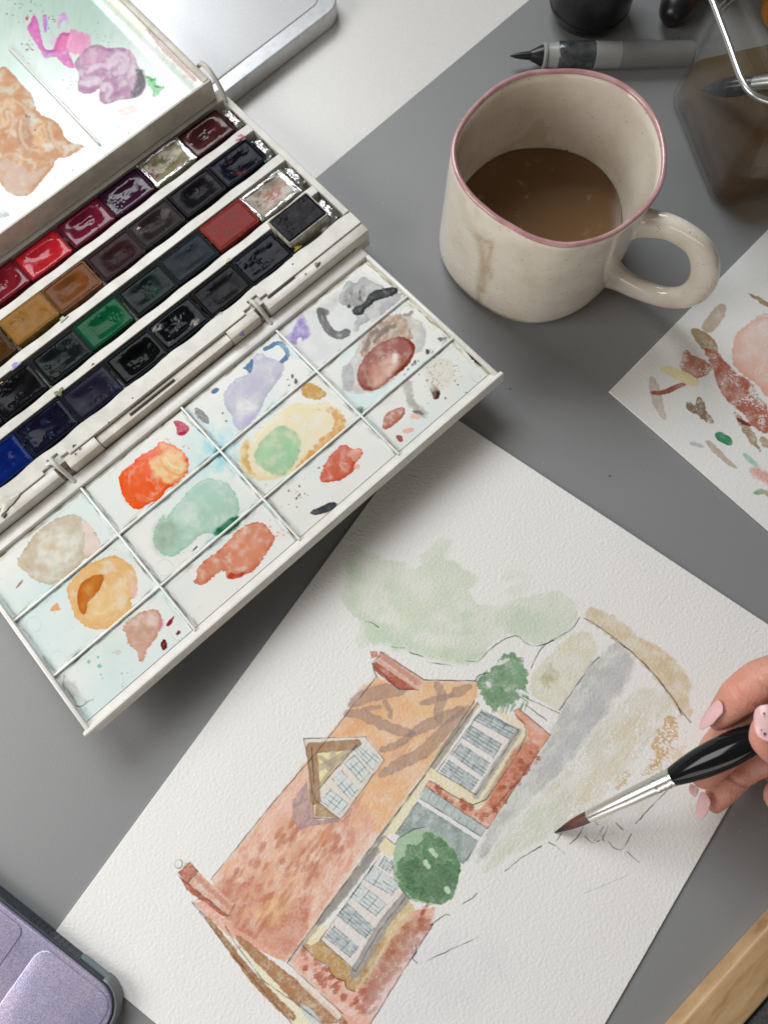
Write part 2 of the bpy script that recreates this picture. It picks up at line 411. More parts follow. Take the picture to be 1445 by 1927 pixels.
Z6 = lambda: cv.zoom(640, 980, 2.064)
ZH = lambda: cv.zoom(1000, 1200, 3.247)
Z7 = lambda: cv.zoom(1100, 1500, 4.188)
# -- foliage washes at the top
Z6()
cv.wash([(20,130),(60,90),(150,150),(230,150),(300,200),(340,110),(430,60),(450,80),(390,150),(510,180),(540,240),(470,270),(560,330),(640,330),(700,310),(760,280),(860,270),(900,330),(930,370),(900,430),(780,490),(690,450),(600,455),(560,530),(480,555),(400,555),(330,520),(200,480),(110,475),(100,400),(20,330),(0,280),(40,220)], (200,205,185), 0.75, 0.25, 4, 3.0, 14, 30, 0.45, 60)
cv.wash([(20,320),(60,300),(140,370),(230,440),(330,470),(470,520),(560,500),(540,545),(400,555),(330,520),(200,480),(100,470),(100,400)], (183,199,172), 0.7, 0.1, 3, 8, 12, 25, 0.4, 40)
cv.wash([(590,350),(700,320),(800,390),(900,400),(850,460),(770,480),(690,445),(610,420)], (188,200,175), 0.6, 0.15, 3, 7, 12, 25, 0.4, 40)
cv.wash([(30,180),(60,120),(110,260),(80,340),(30,300)], (186,200,172), 0.6, 0.1, 3, 8, 10, 25, 0.3, 40)
cv.wash([(330,200),(370,120),(440,80),(400,160),(500,200),(510,250),(450,260),(480,320),(380,250)], (190,200,178), 0.55, 0.25, 3, 6, 10, 22, 0.4, 40)
cv.wash([(620,240),(660,180),(760,220),(720,290),(650,290),(640,260),(690,250),(700,220)], (205,208,192), 0.5, 0.25, 3, 5, 9, 22, 0.4, 40)
cv.wash([(200,230),(280,260),(330,350),(300,430),(220,330)], (186,198,172), 0.45, 0.1, 3, 9, 12, 25, 0.4, 40)
rf = np.random.default_rng(8)
for _ in range(26):
    x = 60 + 820 * rf.random(); y = 200 + 0.22 * x + 260 * rf.random() * (1 - 0.35 * x / 900); w = 22 + 46 * rf.random(); h = 14 + 30 * rf.random(); t = rf.random() * 6
    if y > 530 - 0.12 * x or y < 120 + 0.22 * x: continue
    q = [(x + w * math.cos(t + a) * (0.7 + 0.6 * rf.random()), y + h * math.sin(t + a) * (0.7 + 0.6 * rf.random())) for a in np.linspace(0, 5.6, 8)]
    if rf.random() < 0.4: cv.wash(q, (216,215,206), 0.55, 0, 3, 5, 9, 12, 0.4, 20, op=True)
    else: cv.wash(q, (180,196,170), 0.3 + 0.25 * rf.random(), 0.25, 3, 2 + 7 * rf.random(), 9, 12, 0.5, 20)
cv.stroke([(90,470),(100,430),(105,400)], 26, (190,200,178), 0.5, 0.1, 5, 12, 3)
# -- background land and path
cv.wash([(740,600),(790,540),(930,410),(1010,480),(960,570),(860,720),(845,760),(730,680)], (208,203,182), 0.85, 0.12, 4, 3, 6, 20, 0.4, 30)
cv.wash([(800,560),(840,580),(830,630),(790,640),(770,600)], (165,165,125), 0.7, 0, 3, 9, 14, 14, 0.7, 20)
cv.wash([(920,470),(960,450),(970,490),(920,520)], (214,208,200), 0.4, 0, 3, 4, 6, 20, 0.2, 30)
cv.wash([(960,570),(1040,490),(1090,470),(1145,545),(1130,610),(980,820),(850,990),(700,1120),(560,1310),(520,1330),(560,1220),(640,1080),(790,890),(860,720)], (184,183,179), 0.92, 0.05, 4, 6, 8, 22, 0.5, 40, grad=((1050,520),(620,1220),0.9,0.85), streak=(-52, 70, 14, 0.5))
cv.wash([(1085,500),(1140,550),(1120,610),(990,760),(880,910),(780,1010),(760,980),(900,800),(1000,660)], (175,173,176), 0.7, 0.1, 4, 9, 12, 30, 0.4, 40)
cv.wash([(1150,640),(1250,660),(1310,740),(1200,860),(1000,1100),(830,1215),(640,1310),(560,1380),(540,1350),(700,1130),(870,980),(1000,810)], (206,203,187), 0.85, 0.1, 4, 4, 9, 25, 0.4, 30, dry=0.18, streak=(-52, 60, 9, 0.8))
cv.wash([(1050,830),(1160,700),(1250,690),(1160,850),(1010,1060),(900,1130),(960,1000)], (208,190,160), 0.5, 0.1, 4, 6, 9, 20, 0.5, 30, dry=0.35, streak=(-52, 50, 7, 0.9))
cv.wash([(560,1330),(700,1150),(860,1080),(830,1190),(650,1290),(570,1350)], (200,204,184), 0.8, 0.05, 4, 6, 9, 20, 0.4, 30, dry=0.25, streak=(-52, 50, 7, 0.8))
cv.wash([(945,350),(1000,335),(1100,395),(1150,450),(1230,490),(1290,530),(1370,620),(1350,690),(1370,775),(1320,750),(1230,620),(1170,550),(1050,450),(950,385)], (204,187,158), 0.92, 0.1, 4, 2.6, 7, 14, 0.4, 22)
cv.wash([(1180,500),(1260,540),(1310,600),(1290,640),(1220,570)], (190,165,125), 0.4, 0.3, 3, 3, 6, 15, 0.5, 20, dry=0.25)
ZH()
cv.wash([(830,460),(890,470),(900,520),(870,640),(800,760),(690,850),(690,800),(760,730),(730,650),(770,580)], (196,164,118), 1.0, 0.15, 3, 1.5, 14, 14, 0.3, 22, dry=0.34)
cv.wash([(900,560),(960,600),(930,700),(850,790),(700,840),(820,720)], (205,178,140), 0.7, 0.1, 3, 2, 14, 14, 0.3, 22, dry=0.52)
cv.wash([(500,930),(540,850),(620,780),(600,870),(540,920)], (196,170,125), 0.9, 0.15, 3, 1.5, 9, 14, 0.3, 22, dry=0.36)
cv.wash([(300,1090),(420,1000),(620,930),(520,1060),(440,1140)], (215,208,178), 0.7, 0.1, 3, 5, 9, 14, 0.3, 22, dry=0.2)
cv.wash([(640,1000),(740,960),(700,1060),(640,1080)], (215,206,186), 0.5, 0.1, 3, 6, 9, 14, 0.3, 22, dry=0.3)
# -- roof
Z5()
cv.wash([(985,222),(1085,285),(1200,245),(1435,250),(1440,320),(1000,935),(585,1512),(330,1375),(300,1310),(240,1145),(470,850),(765,500)], (226,190,170), 0.8, 0.15, 3, 0.9, 1.6, 12, 0.35, 30, sm=0)
cv.wash([(985,222),(1085,285),(1200,245),(1435,250),(1440,310),(1000,930),(900,900),(820,620),(640,640),(765,500)], (220,175,134), 0.95, 0.05, 3, 5, 5, 14, 0.4, 30, sm=0)
cv.wash([(1150,290),(1435,255),(1430,300),(1300,430),(1150,400)], (224,178,128), 0.5, 0.3, 3, 3, 6, 14, 0.6, 24)
cv.wash([(890,280),(985,235),(1080,285),(960,470),(800,500)], (211,148,102), 0.6, 0.05, 3, 8, 8, 14, 0.5, 24)
cv.wash([(240,1150),(480,850),(640,640),(800,620),(990,900),(585,1510),(330,1375),(300,1310)], (213,162,140), 0.85, 0.1, 3, 6, 5, 14, 0.5, 30, sm=0, streak=(122, 34, 7, 0.9))
cv.wash([(480,860),(640,660),(800,700),(760,900),(560,1050),(430,1060)], (224,184,164), 0.6, 0.05, 3, 12, 9, 16, 0.6, 26, op=True, streak=(122, 34, 7, 0.9))
cv.wash([(330,1375),(300,1310),(250,1150),(400,1150),(560,1240),(700,1210),(660,1390),(585,1510)], (188,122,100), 0.75, 0.1, 3, 9, 12, 24, 0.6, 34)
cv.wash([(430,1330),(450,1260),(560,1210),(620,1170),(560,1320),(480,1365)], (226,184,132), 0.7, 0.05, 3, 10, 8, 16, 0.5, 20, op=True)
cv.wash([(400,1230),(470,1140),(520,1060),(540,1120),(480,1220)], (226,180,145), 0.5, 0.05, 3, 8, 10, 16, 0.5, 20, op=True)
r_ = np.random.default_rng(3)
for _ in range(130):                                               # long wet strokes running with the slope of the roof
    t = r_.random(); x = 330 + 720 * t + 150 * (r_.random() - .5); y = 1290 - 640 * t + 330 * (r_.random() - .5)
    if x * 0.79 + y * 0.61 > 1300 or x * 0.79 + y * 0.61 < 890 or (y > 1200 and x < 360): continue
    l = 50 + 90 * r_.random(); c_ = [(226,178,150), (206,146,118), (196,132,100), (222,166,118)][r_.integers(4)]
    cv.stroke([(x, y), (x + l * .28, y - l * .45), (x + l * .6, y - l * .82)], 8 + 12 * r_.random(), c_, 0.2 + 0.3 * r_.random(), 0.25, 3, 10, 2.5, taper=0.7)
for _ in range(230):                                               # brush dabs for roof tiles, all slanting the same way
    t = r_.random(); s_ = r_.random(); x = 260 + 560 * t + 60 * s_; y = 1180 - 420 * t + 330 * s_ - 90 * t
    if x + 0.9 * y < 1180 or y > 1510 - 1.05 * (x - 585) * 1.4 and x > 585: continue
    l = 26 + 38 * r_.random(); cv.stroke([(x, y), (x + l * 0.62, y - l)], 5 + 6 * r_.random(), (170,98,74), 0.12 + 0.5 * r_.random() ** 1.5, 0.3, 2.4, 8, 1.2, taper=0.8)
for _ in range(40):
    t = r_.random(); x = 700 + 260 * t + 60 * r_.random(); y = 960 - 330 * t + 120 * (r_.random() - .5); l = 24 + 30 * r_.random()
    cv.stroke([(x, y), (x + l * 0.55, y - l)], 6 + 6 * r_.random(), (196,112,66), 0.15 + 0.3 * r_.random(), 0.3, 2, 8, 1.5, taper=0.7)
BR = (138,112,104)
for P, w in (([(845,395),(900,388),(960,415),(1030,450),(1100,475),(1150,482)],26),([(870,350),(950,305),(1040,288),(1110,280)],34),([(1140,485),(1200,450),(1260,425),(1320,400),(1370,372)],28),([(1265,425),(1262,365),(1285,320),(1255,255)],24),([(1150,480),(1090,530),(1000,560)],17),([(1005,668),(1100,612),(1190,575),(1240,520),(1300,460),(1400,365)],30),([(1045,412),(1045,370),(1018,335)],13),([(1320,310),(1400,270)],24),([(1180,345),(1240,335),(1330,305)],15),([(920,370),(1010,360)],10)):
    cv.stroke(P, w * 0.82, BR, 0.62, 0.25, 3.5, 12, 1.2, taper=0.5)
# -- chimneys
cv.wash([(965,165),(1000,150),(1170,285),(1080,282),(968,192)], (168,92,72), 1.0, 0.25, 3, 0.9, 2, 12, 0.3, 20, sm=0)
cv.wash([(1000,115),(1015,110),(1197,240),(1165,285),(985,160)], (206,166,148), 0.9, 0.3, 3, 0.9, 2, 12, 0.4, 16, sm=0)
for k in range(14): cv.stroke([(1005 + k * 12, 128 + k * 9 + 6 * (k % 2)), (1016 + k * 12, 136 + k * 9)], 9, (184,122,102), 0.6, 0.2, 1.5, 7)
cv.wash([(955,112),(985,108),(992,136),(962,142)], (186,126,106), 0.9, 0.3, 3, 0.8, 1, 12, 0.2, 20, sm=0)
cv.wash([(88,1112),(140,1062),(176,1105),(130,1160)], (172,108,86), 0.95, 0.3, 3, 0.9, 1.5, 12, 0.3, 20, sm=0)
cv.wash([(130,1160),(182,1112),(340,1255),(318,1308)], (205,160,140), 0.85, 0.25, 3, 0.9, 2, 12, 0.4, 16, sm=0)
cv.wash([(92,1125),(130,1160),(316,1310),(290,1310),(125,1190)], (168,96,76), 1.0, 0.2, 3, 0.9, 2, 12, 0.3, 16, sm=0)
for k in range(12): cv.stroke([(168 + k * 13, 1128 + k * 12 + 8 * (k % 2)), (180 + k * 13, 1138 + k * 12)], 9, (180,116,96), 0.55, 0.2, 1.5, 7)
cv.wash([(75,1080),(95,1070),(118,1085),(95,1110)], (215,205,200), 0.5, 0.2, 3, 1, 1, 8, 0.1, 9)
# -- gable and bargeboards
cv.wash([(150,1245),(205,1240),(330,1355),(580,1500),(568,1518),(310,1395)], (212,152,130), 0.8, 0.2, 3, 0.9, 1.5, 12, 0.3, 20, sm=0)
cv.wash([(335,1395),(380,1410),(640,1640),(800,1799),(600,1799),(420,1530)], (228,214,178), 0.8, 0.1, 3, 1.0, 2, 12, 0.2, 20, sm=0)
cv.wash([(183,1285),(235,1322),(300,1400),(400,1530),(540,1680),(628,1760),(600,1795),(440,1640),(300,1450)], (158,118,84), 1.0, 0.2, 3, 1.0, 2.5, 10, 0.3, 26, sm=1)
cv.wash([(332,1390),(375,1402),(520,1520),(640,1610),(830,1770),(800,1799),(720,1799),(600,1690),(500,1580),(400,1480)], (164,122,90), 1.0, 0.2, 3, 1.0, 2.5, 10, 0.35, 26, sm=1)
cv.wash([(580,1520),(640,1545),(830,1750),(810,1780),(640,1620)], (232,205,190), 0.8, 0.1, 3, 1, 2, 12, 0.2, 20, sm=0)
cv.wash([(640,1700),(700,1740),(740,1799),(690,1799),(645,1740)], (190,200,200), 0.8, 0.4, 3, 1, 1, 12, 0.2, 20, sm=0)
cv.wash([(830,1750),(905,1799),(810,1799)], (150,98,66), 0.9, 0.2, 3, 1, 2, 12, 0.3, 20, sm=0)
# -- lower bay: bricks, stone surround, panel, windows
cv.wash([(590,1520),(650,1450),(700,1500),(770,1555),(840,1610),(885,1650),(960,1560),(1080,1340),(1150,1285),(1250,1268),(1238,1340),(960,1799),(860,1799),(740,1660)], (216,164,144), 0.9, 0.15, 3, 0.9, 2, 12, 0.45, 26, sm=0)
cv.wash([(900,1640),(1000,1500),(1100,1340),(1200,1290),(1200,1360),(1080,1560),(960,1700)], (160,108,72), 0.7, 0.1, 3, 6, 6, 14, 0.5, 26)
for _ in range(190):
    t = r_.random(); s_ = r_.random() - .5; x = 640 + 330 * t; y = 1510 + 230 * t + 110 * s_
    if r_.random() < .62: x = 900 + 310 * t; y = 1740 - 420 * t + 130 * s_
    if x + 0.72 * y > 2225: continue
    l = 14 + 16 * r_.random(); cv.stroke([(x, y), (x + l * .7, y - l * .7)], 6 + 6 * r_.random(), (164,88,68), 0.35 + 0.5 * r_.random(), 0.3, 1.8, 6, 1.0, taper=0.6)
cv.wash([(650,1440),(700,1408),(735,1415),(890,1560),(886,1650),(850,1640),(838,1600),(800,1588),(772,1560),(768,1532),(722,1512),(690,1488)], (182,144,96), 1.0, 0.25, 3, 0.9, 2.5, 10, 0.3, 20, sm=0)
cv.wash([(650,1430),(735,1345),(760,1360),(735,1412),(690,1440)], (226,212,176), 0.9, 0.2, 3, 1, 2, 10, 0.3, 20, sm=0)
cv.wash([(1110,1225),(1150,1260),(1155,1290),(1060,1400),(960,1560),(890,1655),(886,1590),(1000,1380)], (204,180,138), 0.9, 0.15, 3, 1, 2, 10, 0.4, 22, sm=0)
cv.wash([(890,1640),(900,1560),(1000,1400),(1040,1400),(950,1560)], (160,122,78), 0.7, 0.1, 3, 5, 4, 10, 0.4, 22)
cv.wash([(990,1040),(1110,1110),(1115,1215),(1000,1370),(890,1565),(728,1415),(860,1230)], (216,206,200), 0.9, 0.15, 3, 0.9, 1.5, 10, 0.3, 24, sm=0)
cv.stroke([(1115,1225),(1010,1350),(950,1460),(885,1570)], 20, (146,140,134), 0.85, 0.2, 3, 12, 1.2)
cv.wash([(1000,945),(1070,985),(1060,1050),(1000,1020),(985,975)], (226,206,172), 0.9, 0.2, 3, 1, 2, 10, 0.3, 22)
def panes(P, nx, ny, c, dark):
    P = [np.array(q, float) for q in P]; m1, m2 = (P[0] + P[3]) / 2, (P[1] + P[2]) / 2; gw = ((P[1] - P[0]) + (P[2] - P[3])) / 2 * (0.12 if ny < nx else 0.0)
    P = [tuple(P[0] - gw), tuple(P[1] + gw), tuple(P[2] + gw), tuple(P[3] - gw)]
    (ax, ay), (bx, by), (cx, cy), (dx, dy) = P
    cv.wash(P, c, 0.9, 0.25, 2.5, 0.8, 0.6, 10, 0.6, 12, sm=0)
    if dark: cv.wash(P, (146,158,160), 0.45, 0.0, 3, 3, 3, 10, 1.4, 8, sm=0)
    f = lambda s, t: ((ax * (1 - s) + bx * s) * (1 - t) + (dx * (1 - s) + cx * s) * t, (ay * (1 - s) + by * s) * (1 - t) + (dy * (1 - s) + cy * s) * t)
    for k in range(nx + 1): cv.ink([f(k / nx, -0.04), f(k / nx, 1.04)], 1.0, (58,68,72), 0.9, 0, 0.7, 0.6)
    for k in range(ny + 1): cv.ink([f(-0.03, k / ny), f(1.03, k / ny)], 1.0, (58,68,72), 0.9, 0, 0.7, 0.6)
for P, dk in (([(752,1398),(790,1362),(897,1452),(868,1490)],1),([(812,1302),(850,1258),(966,1368),(938,1402)],1),([(872,1217),(908,1168),(1022,1260),(985,1302)],0),([(933,1137),(967,1088),(1082,1165),(1055,1207)],0),([(998,1076),(1018,1043),(1062,1075),(1045,1108)],0)):
    panes(P, 4, 3, (186,194,194) if dk else (198,205,203), dk)
cv.wash([(1440,335),(1450,350),(1010,972),(660,1440),(590,1520),(580,1512),(640,1440),(1000,940)], (150,145,140), 0.85, 0.15, 3, 0.9, 2, 14, 0.5, 22, sm=0)
cv.wash([(990,1000),(1000,1020),(730,1350),(650,1440),(640,1430),(850,1150)], (186,172,150), 0.85, 0.1, 3, 1.2, 2, 14, 0.4, 22, sm=0)
cv.stroke([(985,1005),(860,1170),(720,1345)], 18, (112,110,108), 0.7, 0.1, 3, 14, 1.5, taper=0.6)
# -- upper bay
Z6()
cv.wash([(332,980),(350,990),(232,1215),(165,1222),(160,1210)], (224,212,180), 0.95, 0.15, 3, 0.9, 1.5, 10, 0.3, 20, sm=0)
cv.wash([(520,705),(540,720),(345,985),(325,975),(400,860)], (200,182,150), 0.9, 0.1, 3, 1, 2, 10, 0.3, 20, sm=0)
cv.stroke([(510,740),(430,850),(350,975)], 16, (140,132,122), 0.7, 0.1, 2, 10, 1.2, taper=0.6)
cv.wash([(590,730),(640,738),(715,795),(722,840),(640,985),(570,1085),(535,1120),(480,1102),(370,1012),(330,985),(345,955),(380,972),(525,1062),(690,812)], (222,208,172), 0.9, 0.2, 3, 0.9, 2, 10, 0.35, 20, sm=0)
cv.wash([(545,742),(692,814),(528,1064),(375,972)], (224,212,206), 0.8, 0.2, 3, 0.9, 1, 10, 0.2, 20, sm=0)
for P in ([(525,770),(548,740),(690,815),(668,848)],[(480,838),(508,804),(620,872),(598,915)],[(437,905),(465,870),(575,945),(553,985)],[(395,968),(420,936),(530,1010),(507,1047)]): panes(P, 4, 3, (186,194,192), 1)
cv.stroke([(692,818),(610,940),(528,1068)], 12, (160,156,150), 0.8, 0.2, 2, 10, 1)
cv.stroke([(720,850),(640,960),(560,1085)], 9, (168,160,140), 0.7, 0.2, 2, 10, 1)
cv.wash([(672,735),(690,728),(816,830),(572,1196),(330,1028),(345,1008),(372,1016),(430,1062),(480,1104),(535,1124),(575,1085),(650,970),(724,842),(722,795),(682,770)], (212,152,128), 0.95, 0.2, 3, 0.9, 1.5, 10, 0.35, 22, sm=0)
cv.wash([(670,880),(730,850),(780,880),(690,1020),(600,1130),(560,1100),(600,1030)], (182,104,76), 0.7, 0.1, 3, 3, 4, 10, 0.4, 22)
for _ in range(70):
    t = r_.random(); x = 590 + 170 * t + 40 * (r_.random() - .5); y = 1110 - 220 * t + 60 * (r_.random() - .5); l = 9 + 9 * r_.random()
    if r_.random() < .3: x = 360 + 200 * t; y = 1040 + 120 * t + 30 * (r_.random() - .5)
    cv.stroke([(x, y), (x + l * .7, y - l * .6)], 6 + 6 * r_.random(), (158,82,60), 0.35 + 0.5 * r_.random(), 0.3, 1.8, 6, 1.0, taper=0.6)
cv.wash([(330,1030),(567,1192),(548,1226),(310,1078)], (172,182,178), 0.95, 0.2, 2.5, 0.8, 1, 10, 0.3, 14, sm=0)
for k in range(9): x = 330 + k * 29.5; cv.ink([(x, 1030 + k * 20.2), (x - 20, 1066 + k * 20)], 1.0, (70,84,88), .8, 0)
cv.wash([(300,1092),(535,1242),(478,1335),(410,1300),(215,1218)], (142,155,150), 0.95, 0.2, 3, 0.9, 2, 10, 0.4, 20, sm=0)
cv.wash([(330,1130),(460,1215),(440,1260),(290,1180)], (150,160,158), 0.4, 0.1, 3, 3, 4, 10, 0.4, 20)
cv.wash([(470,1200),(540,1248),(500,1330),(470,1290)], (165,172,168), 0.5, 0.1, 3, 3, 4, 10, 0.4, 20)
# -- dormer
Z5()
cv.wash([(600,790),(668,700),(690,860),(722,876),(812,868),(815,882),(760,892),(668,905),(640,922),(610,880)], (160,134,134), 0.8, 0.2, 3, 0.9, 2, 12, 0.4, 20, sm=0)
cv.wash([(652,505),(940,496),(1018,600),(830,872),(700,866),(690,700)], (216,208,198), 1.0, 0.0, 3, 0.9, 0.6, 12, 0.1, 20, sm=0, op=True)
cv.wash([(700,552),(890,540),(716,745)], (226,208,162), 0.95, 0.15, 3, 0.9, 1.5, 12, 0.3, 20, sm=0)
for P in ([(890,532),(690,548)],[(690,545),(700,660),(706,782)]): cv.stroke(P, 20, (160,124,94), 0.95, 0.2, 2, 10, 1, sm=0)
for P, w in (([(720,640),(800,600),(880,545)],12),([(785,560),(790,600),(770,640)],12),([(730,590),(780,630)],8),([(715,740),(770,660),(850,580)],8)): cv.stroke(P, w, (150,132,112), 0.6, 0.2, 2, 8, 1)
for P in ([(735,790),(775,738),(855,800),(815,848)],[(785,690),(828,652),(897,738),(862,778)],[(838,618),(884,582),(952,660),(915,702)],[(884,556),(915,530),(1002,602),(966,648)]): panes(P, 3, 3, (202,210,208), 0)
cv.wash([(712,792),(812,866),(704,858)], (168,138,104), 0.95, 0.2, 3, 0.9, 1, 12, 0.3, 20, sm=0)
cv.wash([(1000,605),(1018,605),(832,872),(815,862)], (206,188,172), 0.7, 0.1, 3, 0.9, 1, 12, 0.3, 20, sm=0)
cv.wash([(1000,1560),(1250,1400),(1445,1380),(1600,1500),(1500,1700),(1200,1850),(950,1850)], (206,204,208), 0.5, 0.0, 3, 40, 30, 40, 0.5, 90)
# -- clipped trees
bush = [(1065,985),(1100,940),(1180,915),(1240,925),(1300,965),(1345,1020),(1368,1090),(1350,1160),(1325,1235),(1270,1262),(1200,1255),(1130,1230),(1078,1170),(1055,1080)]
cv.wash(bush, (156,180,150), 1.0, 0.0, 3, 0.9, 3, 9, 0.2, 20, op=True)
cv.wash([(1200,920),(1260,940),(1345,1020),(1368,1090),(1350,1160),(1325,1235),(1270,1260),(1130,1225),(1078,1165),(1070,1070),(1130,1020),(1110,980),(1180,990)], (98,132,96), 0.95, 0.2, 3, 1.2, 6, 11, 0.35, 24)
cv.wash([(1100,1060),(1180,1040),(1250,1080),(1330,1060),(1350,1130),(1290,1220),(1180,1225),(1090,1160)], (74,106,76), 0.75, 0.2, 3, 1.2, 12, 14, 0.4, 20)
cv.wash([(1240,1150),(1330,1120),(1320,1210),(1260,1240)], (72,102,72), 0.5, 0.15, 3, 2, 10, 12, 0.4, 20)
for P in ([(1230,1010),(1250,1035)],[(1205,1065),(1218,1085)],[(1300,1185),(1308,1195)]): cv.stroke(P, 9, (190,210,182), 0.9, 0, 3, 6, op=True)
Z6()
cv.wash([(530,620),(560,590),(600,565),(640,510),(690,520),(715,560),(728,600),(720,650),(735,700),(690,690),(660,715),(620,720),(600,752),(565,700),(535,660)], (120,148,116), 1.0, 0.15, 3, 0.9, 8, 9, 0.35, 22)
cv.wash([(560,660),(600,640),(640,650),(640,690),(590,700),(570,690)], (92,128,90), 0.7, 0.1, 3, 2, 8, 10, 0.5, 20)
cv.wash([(640,560),(700,540),(715,600),(690,640),(650,620)], (110,148,108), 0.5, 0.1, 3, 3, 8, 10, 0.5, 20)
for P in ([(610,555),(650,540)],[(570,630),(580,640)],[(690,660),(700,672)]): cv.stroke(P, 7, (214,214,206), 0.9, 0, 2, 6, op=True)
for _ in range(14): x = 600 + 130 * r_.random(); cv.stroke([(x, 690 + 20 * r_.random()), (x - 14, 730 + 18 * r_.random())], 4, (120,148,116), .7, .1, 1, 6, taper=.7)
cv.stroke([(700,660),(850,745)], 5, (222,220,216), 0.9, 0, 0.6, 10, op=True); cv.stroke([(700,680),(840,760)], 3, (222,220,216), 0.8, 0, 0.6, 10, op=True)
SMI = 1
# -- ink drawing
for P in ([(948,378),(1050,442),(1150,525),(1230,612),(1300,700),(1325,755)],[(100,390),(125,396),(150,415)],[(575,505),(635,458),(690,442),(720,478),(760,490),(830,465)],[(490,545),(540,548),(570,510)],[(328,618),(430,620),(527,622)],[(930,374),(905,415),(870,440),(830,460),(780,490),(740,570)],[(200,490),(250,495)],[(270,512),(322,528)],[(340,550),(430,562)],[(1005,530),(960,575),(850,735)],[(705,680),(850,748)],[(720,715),(800,775)],[(815,830),(700,1000),(572,1196)],[(690,728),(816,832)],[(670,735),(690,765),(722,795),(720,845),(640,980),(540,1115),(440,1070),(345,1008)],[(520,700),(330,985)],[(330,1030),(570,1195)],[(310,1078),(545,1225)],[(300,1092),(215,1215)],[(535,1242),(490,1320)],[(545,742),(375,972)],[(375,972),(528,1064)],[(528,1064),(692,814)],[(692,814),(545,742)],[(330,988),(165,1215)],[(700,1310),(640,1362)],[(780,1265),(700,1310)],[(690,1010),(570,1150)],[(525,622),(535,600),(570,590)]):
    cv.ink(P, 1.5, sm=SMI)
ZH()
for P in ([(850,910),(740,1020),(632,1135)],[(437,1155),(385,1238)],[(462,1155),(428,1232),(440,1236)],[(395,1243),(410,1238)],[(466,1245),(500,1285),(552,1302),(580,1250),(607,1200)],[(578,1305),(655,1375)],[(103,1248),(150,1275),(198,1318)],[(323,1213),(350,1238),(377,1257)],[(512,1133),(555,1172)],[(183,1190),(148,1248)],[(0,1302),(60,1270)],[(318,1145),(285,1215),(232,1260)],[(500,1150),(495,1200)],[(660,1110),(680,1080)],[(375,1110),(405,1140)],[(485,0),(590,70),(700,170),(780,260),(850,370),(970,520)]):
    cv.ink(P, 1.5, a=1.0)
Z7(); cv.ink([(0,752),(120,705),(230,660),(345,610)], 0.8, a=0.5)
SMI = 0
Z5()
for P in ([(1215,1510),(1330,1455),(1445,1405)],[(1240,1345),(1100,1565),(955,1799)],[(1228,1350),(1300,1300),(1315,1305)],[(1160,1440),(1165,1470),(1150,1500)],[(1145,1500),(1168,1523)],[(770,498),(470,850),(235,1145)],[(1442,345),(1000,940),(580,1520)],[(1200,240),(1440,245)],[(962,165),(1085,282),(1170,285)],[(1000,112),(1200,240)],[(985,222),(860,380),(765,500)],[(655,505),(938,498)],[(655,505),(690,700),(700,865),(825,870),(1018,602),(935,500)],[(690,545),(706,780)],[(706,782),(810,866)],[(715,740),(895,535)],[(130,1160),(316,1310),(342,1255)],[(88,1112),(140,1062),(178,1106),(130,1160),(88,1128),(88,1112)],[(185,1290),(330,1480),(600,1795)],[(300,1355),(350,1440),(470,1600),(640,1720)],[(580,1520),(830,1750)],[(730,1415),(890,1560)],[(730,1415),(1000,1035)],[(890,1560),(1000,1370),(1115,1225)],[(650,1440),(690,1490),(722,1512),(768,1535),(772,1560),(800,1590),(838,1602),(852,1640),(885,1650)],[(1065,985),(1085,955),(1150,915),(1200,905)],[(1055,1060),(1065,1140),(1090,1180),(1130,1230),(1165,1245)],[(1000,935),(1070,985)],[(640,1692),(650,1725),(740,1799)],[(985,225),(968,190),(965,165),(998,130)],[(1370,1255),(1415,1230),(1440,1205)],[(150,1245),(185,1230)],[(152,1250),(200,1300)]):
    cv.ink(P, 1.5, sm=SMI)
cv.ink([(90 + 18 * math.cos(t), 1072 + 20 * math.sin(t)) for t in np.linspace(0, 6.3, 14)], 1.4)
cv.ink([(112,1092),(122,1070)], 1.4)
V = PF.P(cv.A, cv.B, cv.h)
ring = np.concatenate([np.arange(cv.na), np.arange(1, cv.nb) * cv.na + cv.na - 1, (cv.nb - 1) * cv.na + np.arange(cv.na - 2, -1, -1), np.arange(cv.nb - 2, 0, -1) * cv.na])
def sheet(name, cv, V, material, label, cat):
    lo = V[ring_of(cv)].copy(); lo[:, 2] = 0.00025
    n = len(V); r = ring_of(cv); m = len(r)
    sk = np.stack([r, n + np.arange(m), n + (np.arange(m) + 1) % m, np.roll(r, -1)], -1)
    Cc = cv.colour(); Cc = np.vstack([Cc, np.tile(cv.base, (m, 1))]); R = np.concatenate([cv.rough, np.full(m, 0.9)])
    return tag(raw(name, np.vstack([V, lo]), np.vstack([cv.quads(), sk]), material, None, None, True, (Cc, R)), label, cat)
def ring_of(cv): return np.concatenate([np.arange(cv.na), np.arange(1, cv.nb) * cv.na + cv.na - 1, (cv.nb - 1) * cv.na + np.arange(cv.na - 2, -1, -1), np.arange(cv.nb - 2, 0, -1) * cv.na])
sheet("watercolor_painting", cv, V, M['paper'], "large textured paper with an unfinished watercolour of a brick house and clipped trees", "painting")

